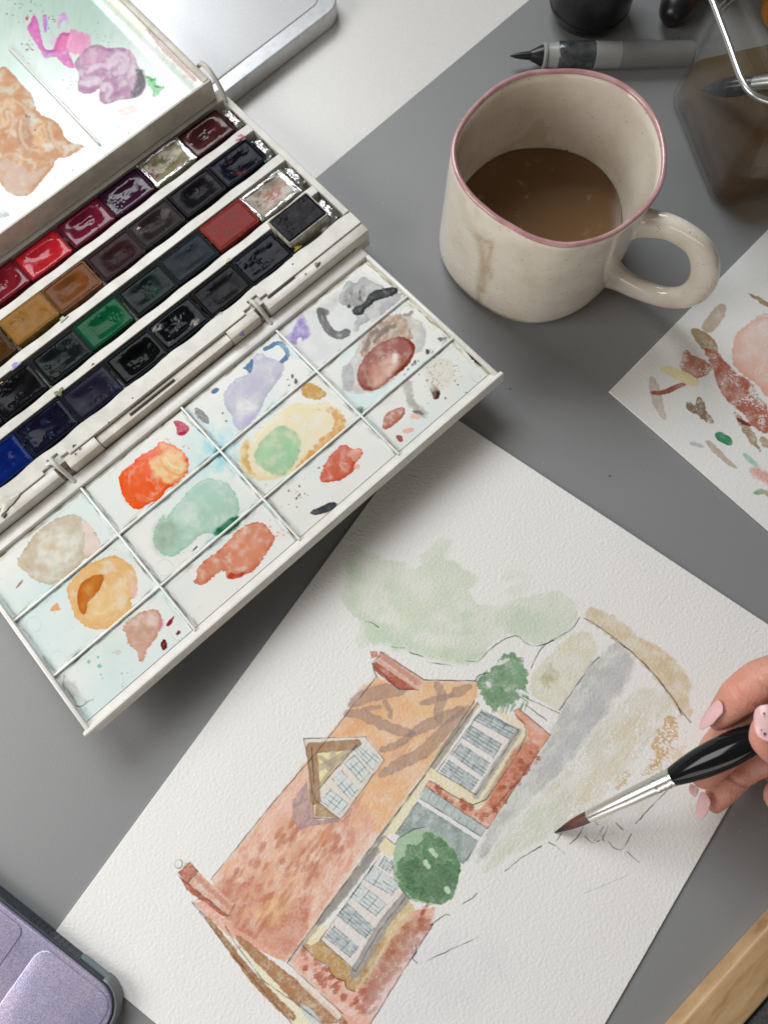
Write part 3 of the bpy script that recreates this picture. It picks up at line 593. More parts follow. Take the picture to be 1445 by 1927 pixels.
# ------------------------------------------------------------------ small test sheet with colour swatches
s0 = at(1145, 737, 0.0008); s1 = at(1445, 1000, 0.0008); su = unit(s1 - s0); sv = np.array([-su[1], su[0], 0])
cv = Canvas(Frame(s0, su, sv), 0, 0.135, 0, 0.150, 0.00036, (210, 206, 197), (0.79, 0.775, 0.745), 0.9)
paper_tex(cv, 0.00010); cv.pw = 0.92
cv.zoom(1140, 440, 3.4427)
TAN = (160,140,112); RUST = (158,92,72)
cv.wash([(720,455),(770,455),(778,500),(740,580),(690,640),(640,640),(610,610),(650,550)], (172,156,134), 0.95, 0.3, 3, 0.9, 3, 12, 0.3, 20, dry=0.12)
cv.wash([(540,625),(580,612),(630,630),(690,680),(722,730),(720,785),(640,770),(580,700)], (150,130,98), 1.0, 0.3, 3, 0.9, 3, 12, 0.3, 20)
cv.wash([(610,730),(720,770),(790,850),(850,920),(930,950),(980,1050),(1050,1120),(1060,1310),(960,1270),(870,1150),(780,1090),(710,980),(690,860)], RUST, 0.95, 0.2, 3, 1.2, 4, 12, 0.35, 22, dry=0.10)
cv.wash([(790,880),(840,920),(880,960),(870,1010),(820,960)], (205,200,190), 0.9, 0, 3, 1, 8, 8, 0, 20, op=True, dry=0.45)
cv.wash([(930,960),(970,1010),(1040,1160),(1020,1260),(970,1240),(990,1120),(910,1020)], (205,200,190), 0.95, 0, 3, 1, 9, 8, 0, 20, op=True, dry=0.42)
cv.wash([(840,640),(900,600),(960,550),(1060,540),(1120,560),(1120,1080),(1040,1070),(980,980),(860,900),(815,830),(815,740)], (206,168,150), 0.85, 1.4, 5, 0.9, 4, 9, 0.35, 30, grad=((850,600),(1000,1000),0.7,1.4))
cv.wash([(930,560),(1000,520),(1060,520),(1060,560)], (196,150,130), 0.6, 0.2, 3, 3, 8, 10, 0.3, 20)
cv.wash([(490,775),(510,750),(560,790),(690,850),(680,890),(600,945),(510,930),(468,880)], (170,112,92), 0.9, 0.25, 3, 0.9, 4, 12, 0.4, 20, dry=0.06)
cv.wash([(340,880),(390,850),(470,880),(600,940),(595,1000),(520,980),(420,930)], (212,196,146), 0.95, 0.3, 3, 0.9, 3, 12, 0.2, 20)
cv.wash([(280,925),(315,935),(345,1000),(385,1180),(380,1225),(310,1130),(272,1000)], (184,170,154), 0.95, 0.3, 3, 0.9, 3, 12, 0.3, 20)
cv.wash([(277,1020),(340,1025),(430,985),(500,962),(520,985),(440,1015),(390,1045),(290,1045)], (146,82,64), 0.95, 0.2, 3, 0.9, 2, 12, 0.3, 20)
cv.wash([(512,1100),(540,1090),(580,1120),(580,1070),(605,1058),(640,1110),(640,1160),(705,1205),(680,1240),(590,1180),(530,1150)], (128,106,82), 1.0, 0.25, 3, 0.9, 4, 10, 0.35, 16, dry=0.08)
cv.wash([(692,1300),(730,1280),(790,1305),(820,1350),(805,1382),(720,1340)], (62,126,92), 1.0, 0.35, 3, 0.9, 2, 12, 0.3, 16)
cv.wash([(518,1360),(560,1345),(635,1370),(630,1395)], (172,172,172), 0.9, 0.3, 3, 0.9, 2, 12, 0.2, 16)
cv.wash([(630,1345),(670,1340),(720,1390),(840,1510),(855,1530),(770,1490),(690,1420)], (172,156,138), 0.95, 0.3, 3, 0.9, 3, 12, 0.3, 16)
cv.wash([(870,1420),(920,1430),(985,1490),(980,1518),(920,1480)], (142,180,160), 0.95, 0.2, 3, 1.5, 3, 12, 0.4, 16)
cv.wash([(920,1520),(980,1510),(1060,1560),(1120,1600),(1100,1640),(1000,1600),(940,1570)], (196,140,122), 0.9, 0.1, 3, 4, 4, 12, 0.3, 16)
cv.wash([(945,1680),(990,1650),(1035,1665),(1030,1690),(970,1690)], (126,148,116), 0.95, 0.2, 3, 1.2, 3, 12, 0.3, 16)
cv.wash([(1020,1690),(1060,1650),(1120,1680),(1060,1720)], (176,148,122), 0.9, 0.2, 3, 2, 3, 12, 0.3, 16)
cv.wash([(812,1155),(850,1160),(900,1220),(960,1290),(990,1400),(1030,1430),(950,1380),(890,1290)], (146,122,92), 0.9, 0.2, 3, 0.9, 4, 10, 0.3, 16, dry=0.08)
cv.wash([(835,1190),(880,1205),(945,1245),(920,1252),(860,1225)], (120,50,38), 1.0, 0.2, 3, 0.9, 2, 10, 0.3, 16)
cv.wash([(985,1310),(1060,1330),(1060,1400),(1000,1370)], (166,142,114), 0.9, 0.2, 3, 0.9, 4, 10, 0.3, 16)
cv.wash([(900,380),(960,395),(1060,455),(1060,490),(990,440)], (150,126,90), 0.95, 0.3, 3, 0.9, 3, 10, 0.3, 16)
V = cv.fr.P(cv.A, cv.B, cv.h)
sheet("swatch_paper", cv, V, M['paper'], "small sheet of white paper with loose rust, tan and green test strokes beside the mug", "paper")

# ------------------------------------------------------------------ watercolour box: tray, hinged mixing lid, back mixing lid
box = empty("paint_box", BOX.P(0, -0.06, -0.015), "open white plastic watercolour box, paint stained, with two unfolded mixing lids", "paint box")
PITCH = 0.0256; PAN0 = 0.1017
RIDGE = [(-0.0907, -0.0850), (-0.0655, -0.0597), (-0.0395, -0.0340)]
bm = bmesh.new()
A0, A1, TH = -0.124, 0.124, -0.0125
SL0, SL1 = -0.1205, 0.1205
prism(bm, BOX, rect(A0, A1, -0.1178, -0.1108), TH, 0.0, 0.0004, 2)
for k, (b0, b1) in enumerate(RIDGE):
    pts = [(SL1, b1), (SL0, b1)]
    a = np.linspace(SL0, SL1, 150)
    for q in a: pts.append((q, b0 + 0.0004 + 0.0006 * (0.5 + 0.5 * math.tanh(1.2 * math.cos(2 * math.pi * (q - PAN0) / PITCH)))))
    prism(bm, BOX, pts, TH + 0.0021, -0.0002, 0.00025, 1)
N0, N1 = 0.0515, 0.0655                                            # notches where the lid's lugs come through
def front_edge(b):
    pts = []
    for s, e in ((0.0515, 0.0655), (-0.0655, -0.0515)):
        pts += [(e, b), (e, b - 0.0018), (e - 0.004, b - 0.0018), (e - 0.004, b - 0.0046), (s + 0.0042, b - 0.0046), (s + 0.0042, b - 0.0018), (s, b - 0.0018), (s, b)]
    return pts
pts = [(A1, -0.0062)] + front_edge(-0.0062) + [(A0, -0.0062)]
a = np.linspace(A0, A1, 150)
for q in a: pts.append((q, -0.0152 + 0.0010 * (0.5 + 0.5 * math.tanh(1.2 * math.cos(2 * math.pi * (q - PAN0) / PITCH)))))
prism(bm, BOX, pts, TH, 0.0, 0.00025, 1)
for s0_, s1_ in ((SL1, A1), (A0, SL0)): prism(bm, BOX, rect(s0_, s1_, -0.1108, -0.0152), TH, -0.0001, 0.0003, 1)
tray = from_bm("tray", bm, M['plastic'], box); autosmooth(tray, 35)
bm = bmesh.new(); prism(bm, BOX, rect(SL0 - 0.0005, SL1 + 0.0005, -0.1112, -0.0148), TH + 0.0008, TH + 0.0020); prism(bm, BOX, rect(-0.1235, 0.1235, -0.0058, -0.0025), TH, -0.0072); [prism(bm, BOX, rect(q - 0.0105, q + 0.0105, -0.0112, -0.0059), TH + 0.0004, -0.0013) for q in (0.0584, -0.0584)]
from_bm("tray_floor", bm, M['plastic'], box)
for s0_, s1_, w in ((0.0612, A1, -0.0006), (-0.0552, 0.0556, -0.0006), (A0, -0.0612, -0.0006)):
    bm = bmesh.new()
    if s0_ < 0 < s1_:
        prism(bm, BOX, rect(0.0385, s1_, -0.0060, -0.0008), TH + 0.0004, w, 0.0006, 2); prism(bm, BOX, rect(s0_, -0.0385, -0.0060, -0.0008), TH + 0.0004, w, 0.0006, 2)
        prism(bm, BOX, rect(-0.0383, 0.0383, -0.0060, -0.0013), TH + 0.0004, w - 0.0013, 0.0003, 1)
    else: prism(bm, BOX, rect(s0_, s1_, -0.0060, -0.0008), TH + 0.0004, w, 0.0006, 2)
    autosmooth(from_bm("hinge_bar", bm, M['plastic_dirty'] if s0_ < 0 < s1_ else M['plastic'], box), 35)
for s0_, s1_, b, w in ((0.0645, 0.0810, -0.0057, -0.0002), (-0.0200, 0.0060, -0.0036, -0.0014)):
    bm = bmesh.new(); prism(bm, BOX, rect(s0_, s1_, b - 0.00045, b + 0.00035), w - 0.002, w - 0.0000 + 0.0003); from_bm("latch_slit", bm, M['plastic_dark'], box)
# paint drips on the tray's rims
def blot(name, fr, a, b, w, r, c, label=None, parent=box, el=1.6, rough=0.3, seed=0):
    n = 18; t0 = seed; vs = []; bm = bmesh.new()
    for k in range(n):
        t = 2 * math.pi * k / n; q = r * (1 + 0.35 * math.sin(3 * t + t0) + 0.2 * math.sin(5 * t + 2 * t0))
        vs.append((a + q * el * math.cos(t), b + q * math.sin(t)))
    prism(bm, fr, vs, w - 0.0002, w + 0.00012, 0.00005, 1); return from_bm(name, bm, mat("drip", tuple(lin(c)), rough), parent, label, True)
drips = [(560,466,0,2.0,(190,185,60)),(597,497,0,1.6,(120,105,85)),(551,497,0,.6,(90,80,70)),(575,515,0,.5,(40,40,40)),(452,258,0,2.4,(205,150,150)),(30,688,0,2.6,(150,140,190)),(8,722,0,2.2,(215,160,140)),(112,738,0,2.6,(120,120,90)),(60,565,0,2.8,(150,145,135)),(260,430,0,1.4,(195,180,150)),(120,600,0,2.2,(180,185,160)),(500,300,0,1.8,(80,125,105)),(460,262,0,1.2,(190,120,125)),(520,325,0,1.2,(110,140,120)),(430,490,0,1.6,(195,190,160)),(140,839,0,1,(50,48,48)),(150,844,0,.6,(90,85,80)),(142,854,0,.5,(60,58,55)),(250,749,0,.5,(50,50,50)),(205,795,0,.5,(70,70,70)),(15,945,0,5.2,(190,187,172)),(8,970,0,1.4,(70,60,60)),(455,627,-.0007,1.2,(60,60,130)),(195,580,0,1.0,(190,80,70)),(175,685,0,.7,(180,80,70)),(212,395,0,.5,(205,150,140)),(230,400,0,.5,(90,90,90)),(95,870,0,2.6,(190,205,208)),(410,590,0,2.4,(205,205,200)),(322,180,0,.5,(120,105,90))]
for k, (x, y, w, r, c) in enumerate(drips):
    a, b = BOX.L(x, y); blot("paint_drip", BOX, a, b, w, r * 0.00055, c, seed=k * 1.3)
# --- mixing lid in front
bm = bmesh.new()
LW = 0.1171
prism(bm, LID, rect(-LW, LW, -0.0058, 0.0008), -0.0035, 0.0022, 0.0006, 2)
for s in (-1, 1): prism(bm, LID, rect(min(s * LW, s * 0.1152), max(s * LW, s * 0.1152), 0.0008, 0.0912), -0.0030, 0.0024, 0.0005, 2)
prof = [(0.0870,-0.0004),(0.0886,0.0002),(0.0899,0.0012),(0.0908,0.0024),(0.0915,0.0029),(0.0923,0.0029),(0.0929,0.0022),(0.0933,-0.0030),(0.0922,-0.0034),(0.0905,-0.0012),(0.0870,-0.0016)]
rows = [[bm.verts.new(LID.P(s * (LW + (0.0012 if 3 <= k <= 8 else 0)), v, w)) for k, (v, w) in enumerate(prof)] for s in (-1, 1)]
for k in range(len(prof)): k2 = (k + 1) % len(prof); bm.faces.new((rows[0][k], rows[1][k], rows[1][k2], rows[0][k2]))
bm.faces.new(rows[0]); bm.faces.new(rows[1][::-1])
prism(bm, LID, rect(-0.1160, 0.1160, 0.0002, 0.0880), -0.0018, -0.0006)
lid = from_bm("mixing_lid", bm, M['plastic_lid'], box); autosmooth(lid, 35)
for u in (0.0584, -0.0584):
    path = spline([LID.P(u, -0.0026, 0.0016), LID.P(u - .0002, -0.0056, 0.0040), LID.P(u - .0004, -0.0090, 0.0088), LID.P(u - .0008, -0.0125, 0.0102), LID.P(u - 0.0010, -0.0152, 0.0090)], 5)
    o = from_bm("hinge_lug", sweep(path, [(0.0011, 0.0010)] * len(path), 10), M['plastic'], lid, None, True)
cv = Canvas(LID, -0.1154, 0.1154, 0.0006, 0.0872, 0.00029, (222, 220, 212), (0.715, 0.705, 0.665), 0.22)
L3, R3 = (0.0310, 0.0626), (-0.0582, 0.0, 0.0581)
AX, BX = cv.A, cv.B
def grime(coord, c0, amp, c, seed, along, off=0.0007):              # dried paint gathered along the foot of a wall
    m = np.exp(-np.abs(np.abs(coord - c0) - off) / 0.0007) * np.clip(fbm(along * 120, coord * 900, 3, seed) * 1.6 + 0.08, 0, 1) * amp
    cv.T *= (cv.tr(c)[None] ** m[:, None].astype(np.float32))
for k, c0 in enumerate(L3): grime(BX, c0, 1.0, (60, 52, 46), 31 + k, AX); grime(BX, c0, 0.6, (90, 175, 185), 61 + k, AX)
for k, c0 in enumerate(R3): grime(AX, c0, 1.0, (64, 58, 52), 41 + k, BX); grime(AX, c0, 0.6, (90, 175, 190), 71 + k, BX)
grime(BX, 0.0010, 1.3, (96, 78, 52), 51, AX); grime(AX, 0.115, 1.3, (100, 92, 50), 52, BX); grime(AX, -0.115, 0.7, (80, 90, 88), 53, BX)
tone = fbm(AX * 28, BX * 28, 3, 90); cv.T *= cv.tr((196, 214, 210))[None] ** np.clip(tone * 0.9 + 0.05 + 0.35 * (AX < -0.058), 0, 1)[:, None]
cv.T *= cv.tr((215, 212, 196))[None] ** np.clip(fbm(AX * 60, BX * 60, 3, 95) * 0.8, 0, 1)[:, None]
cx, cy_ = 415.4, 849.5; d = np.hypot(cv.X - cx, cv.Y - cy_); cv.T *= cv.tr((70, 180, 205))[None] ** (np.exp(-d / 26) * np.clip(0.5 + fbm(cv.X / 20, cv.Y / 20, 3, 97), 0, 1) * 0.8)[:, None]
ZZ = lambda: cv.zoom(0, 880, 2.89); ZB = lambda: cv.zoom(350, 440, 2.369); ZC = lambda: cv.zoom(0, 380, 2.89)
G = 0.00009
ZZ()
p = "beige and pinkish paint puddle"
cv.wash([(85,520),(130,455),(190,360),(280,290),(370,255),(420,255),(490,310),(545,400),(545,450),(470,485),(410,555),(300,642),(200,622),(140,565)], (190,178,156), 0.95, 0.5, 5, 0.9, 7, 12, 0.5, 22, puddle=p, hgt=G, rough=0.3)
cv.wash([(200,440),(260,370),(340,350),(420,380),(420,460),(350,540),(250,540)], (214,210,196), 0.6, 0.1, 4, 8, 8, 14, 0.9, 18, op=True)
cv.wash([(230,420),(300,390),(340,420),(310,460),(250,460)], (190,165,130), 0.6, 0.1, 4, 8, 8, 14, 0.6, 18)
cv.wash([(440,270),(500,320),(548,410),(540,450),(450,490),(470,390)], (226,196,188), 0.7, 0.3, 4, 1.5, 5, 12, 0.3, 20)
cv.wash([(80,665),(110,620),(132,605),(115,640)], (150,130,115), 0.9, 0.3, 3, 0.8, 1, 8, 0.1, 9)
p = "honey orange paint puddle"
cv.wash([(360,650),(400,610),(470,530),(600,480),(660,490),(745,560),(745,690),(710,720),(720,775),(690,820),(600,872),(500,882),(420,830),(385,740)], (214,174,120), 1.0, 0.45, 5, 0.9, 7, 12, 0.5, 26, puddle=p, hgt=G, rough=0.14)
cv.wash([(430,650),(470,600),(560,578),(570,610),(540,670),(480,730),(465,810),(440,790),(422,720)], (184,112,44), 0.85, 0.9, 6, 1.5, 4, 14, 0.3, 20)
cv.wash([(480,740),(600,640),(700,600),(690,720),(600,800),(500,830)], (232,200,150), 0.4, 0.1, 5, 10, 6, 14, 0.4, 20, op=True)
cv.wash([(700,610),(745,600),(750,690),(715,715)], (222,180,168), 0.7, 0.2, 4, 3, 4, 14, 0.3, 20)
cv.wash([(268,778),(310,730),(326,750),(318,770),(350,765),(290,783)], (212,160,118), 1.0, 0.4, 3, 0.8, 1.5, 8, 0.2, 10)
p = "dusty brown paint puddle"
cv.wash([(665,875),(700,830),(800,768),(870,780),(890,840),(850,930),(800,985),(780,1062),(758,1052),(752,1000),(700,965),(690,905)], (196,158,138), 1.0, 0.5, 5, 0.9, 7, 9, 0.5, 22, puddle=p, hgt=G * .7, rough=0.3)
cv.wash([(740,860),(830,840),(830,900),(770,960),(730,920)], (176,132,108), 0.6, 0.1, 5, 8, 6, 14, 0.6, 20)
cv.wash([(790,800),(850,790),(860,850),(810,870)], (214,196,182), 0.7, 0.1, 5, 7, 6, 14, 0.6, 20, op=True)
cv.wash([(870,830),(890,820),(888,860),(870,880)], (190,90,120), 0.6, 0.1, 5, 4, 3, 8, 0.3, 20)
cv.wash([(872,962),(895,925),(916,970),(890,1002)], (110,42,30), 1.0, 0.3, 3, 0.8, 1.5, 8, 0.2, 10, puddle="dark red paint drop", hgt=G * .6, rough=0.1)
cv.wash([(902,858),(925,825),(955,797),(935,850),(915,865)], (150,24,60), 1.0, 0.3, 3, 0.8, 1.5, 8, 0.2, 10)
cv.dots([(973,895,3.6),(965,905,2.5),(895,1028,1.5),(470+0,190,0.5)], (100,40,34)); cv.dots([(485,1055,3.4),(543,1080,4.2),(550,1125,1.8),(535,1030,2.6),(665,1120,1.8),(560,1145,1.4)], (120,176,168), 0.9)
cv.wash([(612,1000),(650,990),(665,1005),(640,1020)], (205,196,180), 1, 0.4, 3, 1, 1, 8, 0.1, 10)
for q in ((975,895,45),(900,545,45),(318,1040,43),(185,855,43),(678,1185,14)): cv.ink([(q[0] + q[2] * math.cos(t), q[1] + q[2] * math.sin(t)) for t in np.linspace(0, 6.3, 20)], 1.0, (150, 165, 162), 0.55)
cv.ink([(350,1130),(345,1200),(380,1270),(415,1298),(450,1300),(480,1270),(510,1260)], 2.2, (70,66,62), 0.9); cv.stroke([(360,1180),(400,1270),(430,1290)], 34, (150,145,135), 0.5, 0.2, 6, 8, 3, dry=0.5)
p = "pale mint green paint puddle"
cv.wash([(830,405),(842,340),(888,240),(905,290),(925,250),(960,205),(1050,105),(1120,55),(1230,75),(1290,150),(1308,250),(1240,340),(1180,362),(1100,352),(1030,422),(940,492),(870,462)], (168,194,176), 1.0, 0.45, 5, 0.9, 6, 10, 0.4, 26, puddle=p, hgt=G, rough=0.2)
cv.wash([(832,405),(850,330),(900,270),(950,300),(960,400),(900,470),(860,450)], (140,158,134), 0.75, 0.1, 5, 14, 6, 14, 0.4, 20)
cv.wash([(1040,120),(1160,90),(1210,170),(1120,230),(1040,200)], (150,196,172), 0.5, 0.1, 5, 14, 6, 14, 0.4, 20)
cv.wash([(960,250),(1040,180),(1080,260),(1000,330)], (214,222,212), 0.5, 0.1, 5, 14, 6, 14, 0.4, 20, op=True)
cv.stroke([(1178,358),(1230,335),(1280,295),(1290,275)], 22, (14,104,66), 0.95, 0.2, 2, 8, 2.5, taper=0.6)
cv.wash([(1040,460),(1070,425),(1078,430),(1055,450)], (60,70,66), 1.0, 0.3, 3, 0.8, 1, 8, 0.1, 9)
p = "salmon paint puddle"
cv.wash([(1045,622),(1075,600),(1070,545),(1130,495),(1210,440),(1300,330),(1390,292),(1450,310),(1480,360),(1500,385),(1440,480),(1390,555),(1300,600),(1238,605),(1222,552),(1165,585),(1110,642)], (202,134,106), 1.0, 0.55, 4, 0.9, 6, 10, 0.5, 22, puddle=p, hgt=G * .8, rough=0.2)
cv.wash([(1250,470),(1340,400),(1420,400),(1420,470),(1330,540),(1270,540)], (206,124,88), 0.6, 0.3, 5, 3, 6, 14, 0.4, 20)
cv.wash([(1200,450),(1330,350),(1380,320),(1300,430)], (224,168,142), 0.5, 0.1, 5, 6, 6, 14, 0.4, 20, op=True)
cv.wash([(1230,600),(1250,570),(1290,580),(1340,560),(1320,595),(1250,608)], (176,62,36), 0.8, 0.2, 5, 1.5, 3, 14, 0.4, 20)
cv.wash([(1055,875),(1075,890),(1078,900),(1058,895)], (170,60,40), 1.0, 0.2, 3, 0.8, 0.5, 8, 0.1, 9)
cv.spatter(1510, 345, 10, 8, 0.8, 2.6, (222,165,140))
ZC()
p = "bright orange paint puddle"
cv.wash([(648,1478),(715,1432),(755,1385),(850,1335),(866,1298),(945,1322),(1018,1375),(1032,1450),(990,1512),(905,1562),(870,1622),(815,1638),(760,1678),(700,1652),(655,1560)], (222,92,30), 1.0, 0.45, 6, 0.8, 5, 14, 0.3, 26, puddle=p, hgt=G * 1.2, rough=0.12)
cv.wash([(805,1420),(870,1370),(960,1350),(1025,1420),(1000,1490),(920,1540),(860,1490)], (240,188,132), 0.9, 0.2, 6, 5, 6, 14, 0.5, 14, op=True)
cv.wash([(860,1310),(945,1325),(1015,1380),(940,1360),(880,1350)], (240,170,110), 0.7, 0.1, 6, 4, 5, 14, 0.4, 20, op=True)
cv.stroke([(870,1400),(900,1450),(960,1490),(1000,1480)], 5, (226,150,86), 0.8, 0.1, 1, 9, 1.5, op=True); cv.stroke([(900,1390),(930,1440),(990,1450)], 4, (246,205,160), 0.9, 0.1, 1, 9, 1.5, op=True)
cv.wash([(660,1540),(740,1500),(800,1520),(820,1610),(760,1670),(700,1645)], (222,74,22), 0.5, 0.3, 6, 8, 6, 14, 0.3, 20)
cv.wash([(942,1195),(960,1188),(985,1192),(1036,1228),(1015,1262),(985,1272),(960,1265),(966,1235)], (176,26,66), 1.0, 0.3, 3, 0.8, 2, 8, 0.2, 10, puddle="crimson paint drop", hgt=G * .7, rough=0.12)
cv.spatter(1020, 1335, 8, 4, 0.7, 1.8, (214,120,70)); cv.spatter(880, 1320, 16, 12, 0.6, 1.5, (130,120,110)); cv.stroke([(540,1440),(575,1412)], 9, (160,50,70), 0.9, 0.2, 1.5, 5)
ZB()
cv.wash([(600,345),(640,300),(700,250),(740,180),(850,200),(960,270),(900,360),(800,440),(690,520),(600,585),(500,520),(420,440),(470,370)], (206,206,202), 0.9, 0.2, 6, 5, 10, 20, 0.5, 28)
p = "smoky grey paint wash"
cv.wash([(675,300),(720,195),(755,230),(788,186),(835,215),(930,262),(975,270),(900,340),(860,370),(780,400),(760,440),(740,430),(770,360),(700,315)], (176,176,173), 0.95, 0.55, 4, 0.9, 6, 12, 0.7, 18, puddle=p, hgt=G * .6, rough=0.3)
cv.wash([(690,300),(725,220),(760,280),(790,210),(800,320),(740,330)], (112,110,106), 0.6, 0.3, 4, 3, 7, 12, 0.6, 16, streak=(70, 20, 4, 0.7))
cv.wash([(575,330),(640,290),(690,250),(680,320),(600,350),(520,360)], (170,168,162), 0.6, 0.1, 4, 8, 8, 14, 0.5, 20)
cv.stroke([(600,345),(615,400),(650,445),(690,455),(715,440)], 15, (78,76,74), 1.0, 0.2, 1.5, 8, 1, bristle=0.5); cv.stroke([(598,345),(625,350)], 12, (36,36,36), 0.8, 0.1, 1, 6, 2)
cv.wash([(738,350),(750,325),(785,315),(800,300),(818,262),(870,245),(935,236),(948,252),(930,275),(870,292),(840,300),(826,320),(798,335),(790,360),(760,366)], (22,22,26), 1.0, 0.1, 3, 0.8, 2.5, 8, 0.15, 14, puddle="black paint puddle", hgt=G * 1.6, rough=0.32)
cv.dots([(726,323,3.4)], (20,20,22)); cv.wash([(770,300),(772,240),(785,300)], (70,68,66), 0.8, 0.2, 3, 2, 3, 8, 0.3, 10)
cv.wash([(800,345),(825,330),(850,330),(870,360),(860,400),(820,395)], (190,190,186), 0.8, 0.5, 3, 1, 4, 9, 0.4, 12)
cv.wash([(440,460),(480,440),(520,340),(532,390),(555,440),(545,470),(500,475),(490,495),(465,480)], (140,116,178), 0.85, 0.25, 5, 4, 5, 10, 0.4, 14)
cv.wash([(498,462),(518,462),(518,475),(496,488)], (222,220,212), 0.9, 0, 3, 1, 1, 9, 0, 10, op=True); cv.dots([(489,512,2.4)], (170,30,60))
p = "lilac paint puddle"
cv.wash([(212,840),(205,800),(180,785),(165,720),(190,680),(230,640),(285,628),(295,560),(330,525),(380,560),(425,565),(442,600),(405,660),(350,735),(330,800),(300,830),(240,888)], (188,185,194), 1.0, 0.4, 5, 0.9, 7, 10, 0.6, 22, puddle=p, hgt=G * .8, rough=0.28)
cv.wash([(200,690),(290,640),(360,640),(350,700),(270,720),(210,740)], (168,162,190), 0.5, 0.2, 5, 6, 8, 14, 0.6, 20)
cv.wash([(210,760),(260,740),(330,760),(300,800),(240,800)], (222,218,216), 0.7, 0.1, 5, 6, 8, 14, 0.6, 14, op=True)
cv.wash([(205,830),(240,850),(330,770),(330,800),(240,886)], (170,160,196), 0.6, 0.2, 5, 4, 5, 14, 0.4, 20)
BL = (26,98,140)
cv.wash([(250,600),(270,585),(298,550),(302,570),(290,627),(275,610)], BL, 1.0, 0.2, 3, 0.8, 2, 8, 0.2, 10); cv.stroke([(352,516),(380,500),(415,482),(440,505),(455,535),(450,550),(428,568)], 8, BL, 0.95, 0.2, 2.5, 7, 0.9); cv.wash([(112,702),(130,686),(150,690),(140,710),(120,716)], BL, 1.0, 0.2, 3, 0.8, 2, 8, 0.2, 10)
cv.wash([(400,480),(470,510),(520,560),(470,560),(440,520)], (150,200,205), 0.4, 0, 3, 6, 4, 10, 0.4, 14)
cv.stroke([(48,785),(70,810),(96,838)], 15, (118,118,114), 0.95, 0.2, 2, 6, 0.9, taper=0.5, bristle=0.5); cv.dots([(475,635,2.6,.6),(490,658,3.6,.7),(460,675,1.6),(165,800,1.8),(180,835,2),(455,650,1.4)], (50,48,52))
p = "cream and soft green paint puddle"
cv.wash([(232,985),(265,915),(290,925),(330,870),(430,790),(490,748),(560,765),(640,748),(705,800),(712,870),(600,965),(500,1045),(420,1092),(300,1102),(250,1045)], (222,208,170), 0.9, 0.5, 5, 0.9, 7, 12, 0.5, 26, puddle=p, hgt=G, rough=0.2)
cv.wash([(622,780),(640,770),(700,800),(712,865),(600,965),(490,1058),(478,1050),(600,920),(680,850)], (206,150,76), 0.8, 0.3, 4, 2, 7, 10, 0.6, 16)
cv.wash([(235,985),(262,915),(285,930),(270,985),(285,1040),(320,1090),(260,1050)], (196,156,76), 0.7, 0.3, 4, 2.5, 6, 9, 0.6, 16)
cv.wash([(510,690),(540,662),(575,668),(632,712),(600,742),(560,740),(520,728)], (188,142,40), 0.95, 0.2, 4, 1, 4, 10, 0.4, 14)
cv.wash([(300,1000),(325,940),(380,880),(420,850),(490,880),(514,930),(500,990),(470,1045),(420,1085),(330,1050)], (162,190,150), 0.95, 0.35, 6, 2.5, 5, 14, 0.5, 20)
cv.wash([(420,960),(470,930),(505,950),(470,1030),(425,1040)], (136,186,138), 0.7, 0.1, 6, 9, 6, 14, 0.4, 20); cv.wash([(320,960),(370,930),(400,1000),(340,1020)], (150,196,148), 0.5, 0.1, 6, 9, 6, 14, 0.4, 20)
p = "coral red paint puddle"
cv.wash([(598,1078),(620,1020),(660,970),(702,934),(745,962),(786,955),(786,990),(752,1020),(755,1050),(700,1095),(620,1112),(600,1100)], (196,96,66), 1.0, 0.35, 5, 0.9, 5, 11, 0.35, 20, puddle=p, hgt=G * .8, rough=0.2)
cv.wash([(740,965),(786,955),(786,990),(755,1015),(735,1000)], (222,160,132), 0.7, 0.2, 5, 2, 5, 14, 0.3, 20, op=True); cv.wash([(748,1030),(775,1025),(775,1048),(750,1050)], (226,170,150), 0.9, 0.3, 3, 1, 1.5, 8, 0.2, 10)
cv.spatter(497, 1168, 26, 9, 0.6, 1.8, (130,60,50)); cv.wash([(582,1046),(600,1035),(596,1048)], (190,90,70), 1, .2, 3, .8, 1, 6)
cv.stroke([(560,1245),(610,1232),(650,1212),(668,1206)], 15, (58,60,64), 1.0, 0.2, 1.5, 7, 0.9, taper=0.7)
cv.wash([(690,640),(700,590),(740,560),(780,470),(850,395),(930,350),(1040,375),(1072,440),(1050,525),(1010,535),(940,640),(870,700),(750,722),(695,690)], (190,184,176), 0.85, 0.5, 4, 0.9, 6, 12, 0.6, 20)
p = "rust brown paint puddle"
cv.wash([(775,560),(790,470),(860,405),(930,350),(985,380),(1000,440),(1020,470),(930,500),(850,520)], (168,142,116), 0.9, 0.3, 4, 2, 8, 12, 0.7, 16, streak=(110, 30, 5, 0.9))
cv.wash([(758,640),(775,580),(830,510),(900,470),(960,455),(1010,480),(1025,520),(985,595),(920,640),(868,690),(820,704),(780,690)], (146,66,44), 1.0, 0.45, 6, 0.9, 3, 14, 0.4, 22, puddle=p, hgt=G * 1.5, rough=0.22)
cv.wash([(830,610),(880,560),(930,530),(955,570),(920,620),(880,680),(830,690)], (212,172,152), 0.75, 0.1, 6, 8, 6, 14, 0.4, 20, op=True); cv.wash([(815,600),(840,575),(870,600),(850,650),(820,660)], (176,100,72), 0.6, 0.5, 6, 4, 5, 14, 0.4, 20)
cv.wash([(915,535),(945,535),(945,570),(920,580)], (226,222,214), 0.8, 0, 6, 3, 3, 10, 0, 20, op=True)
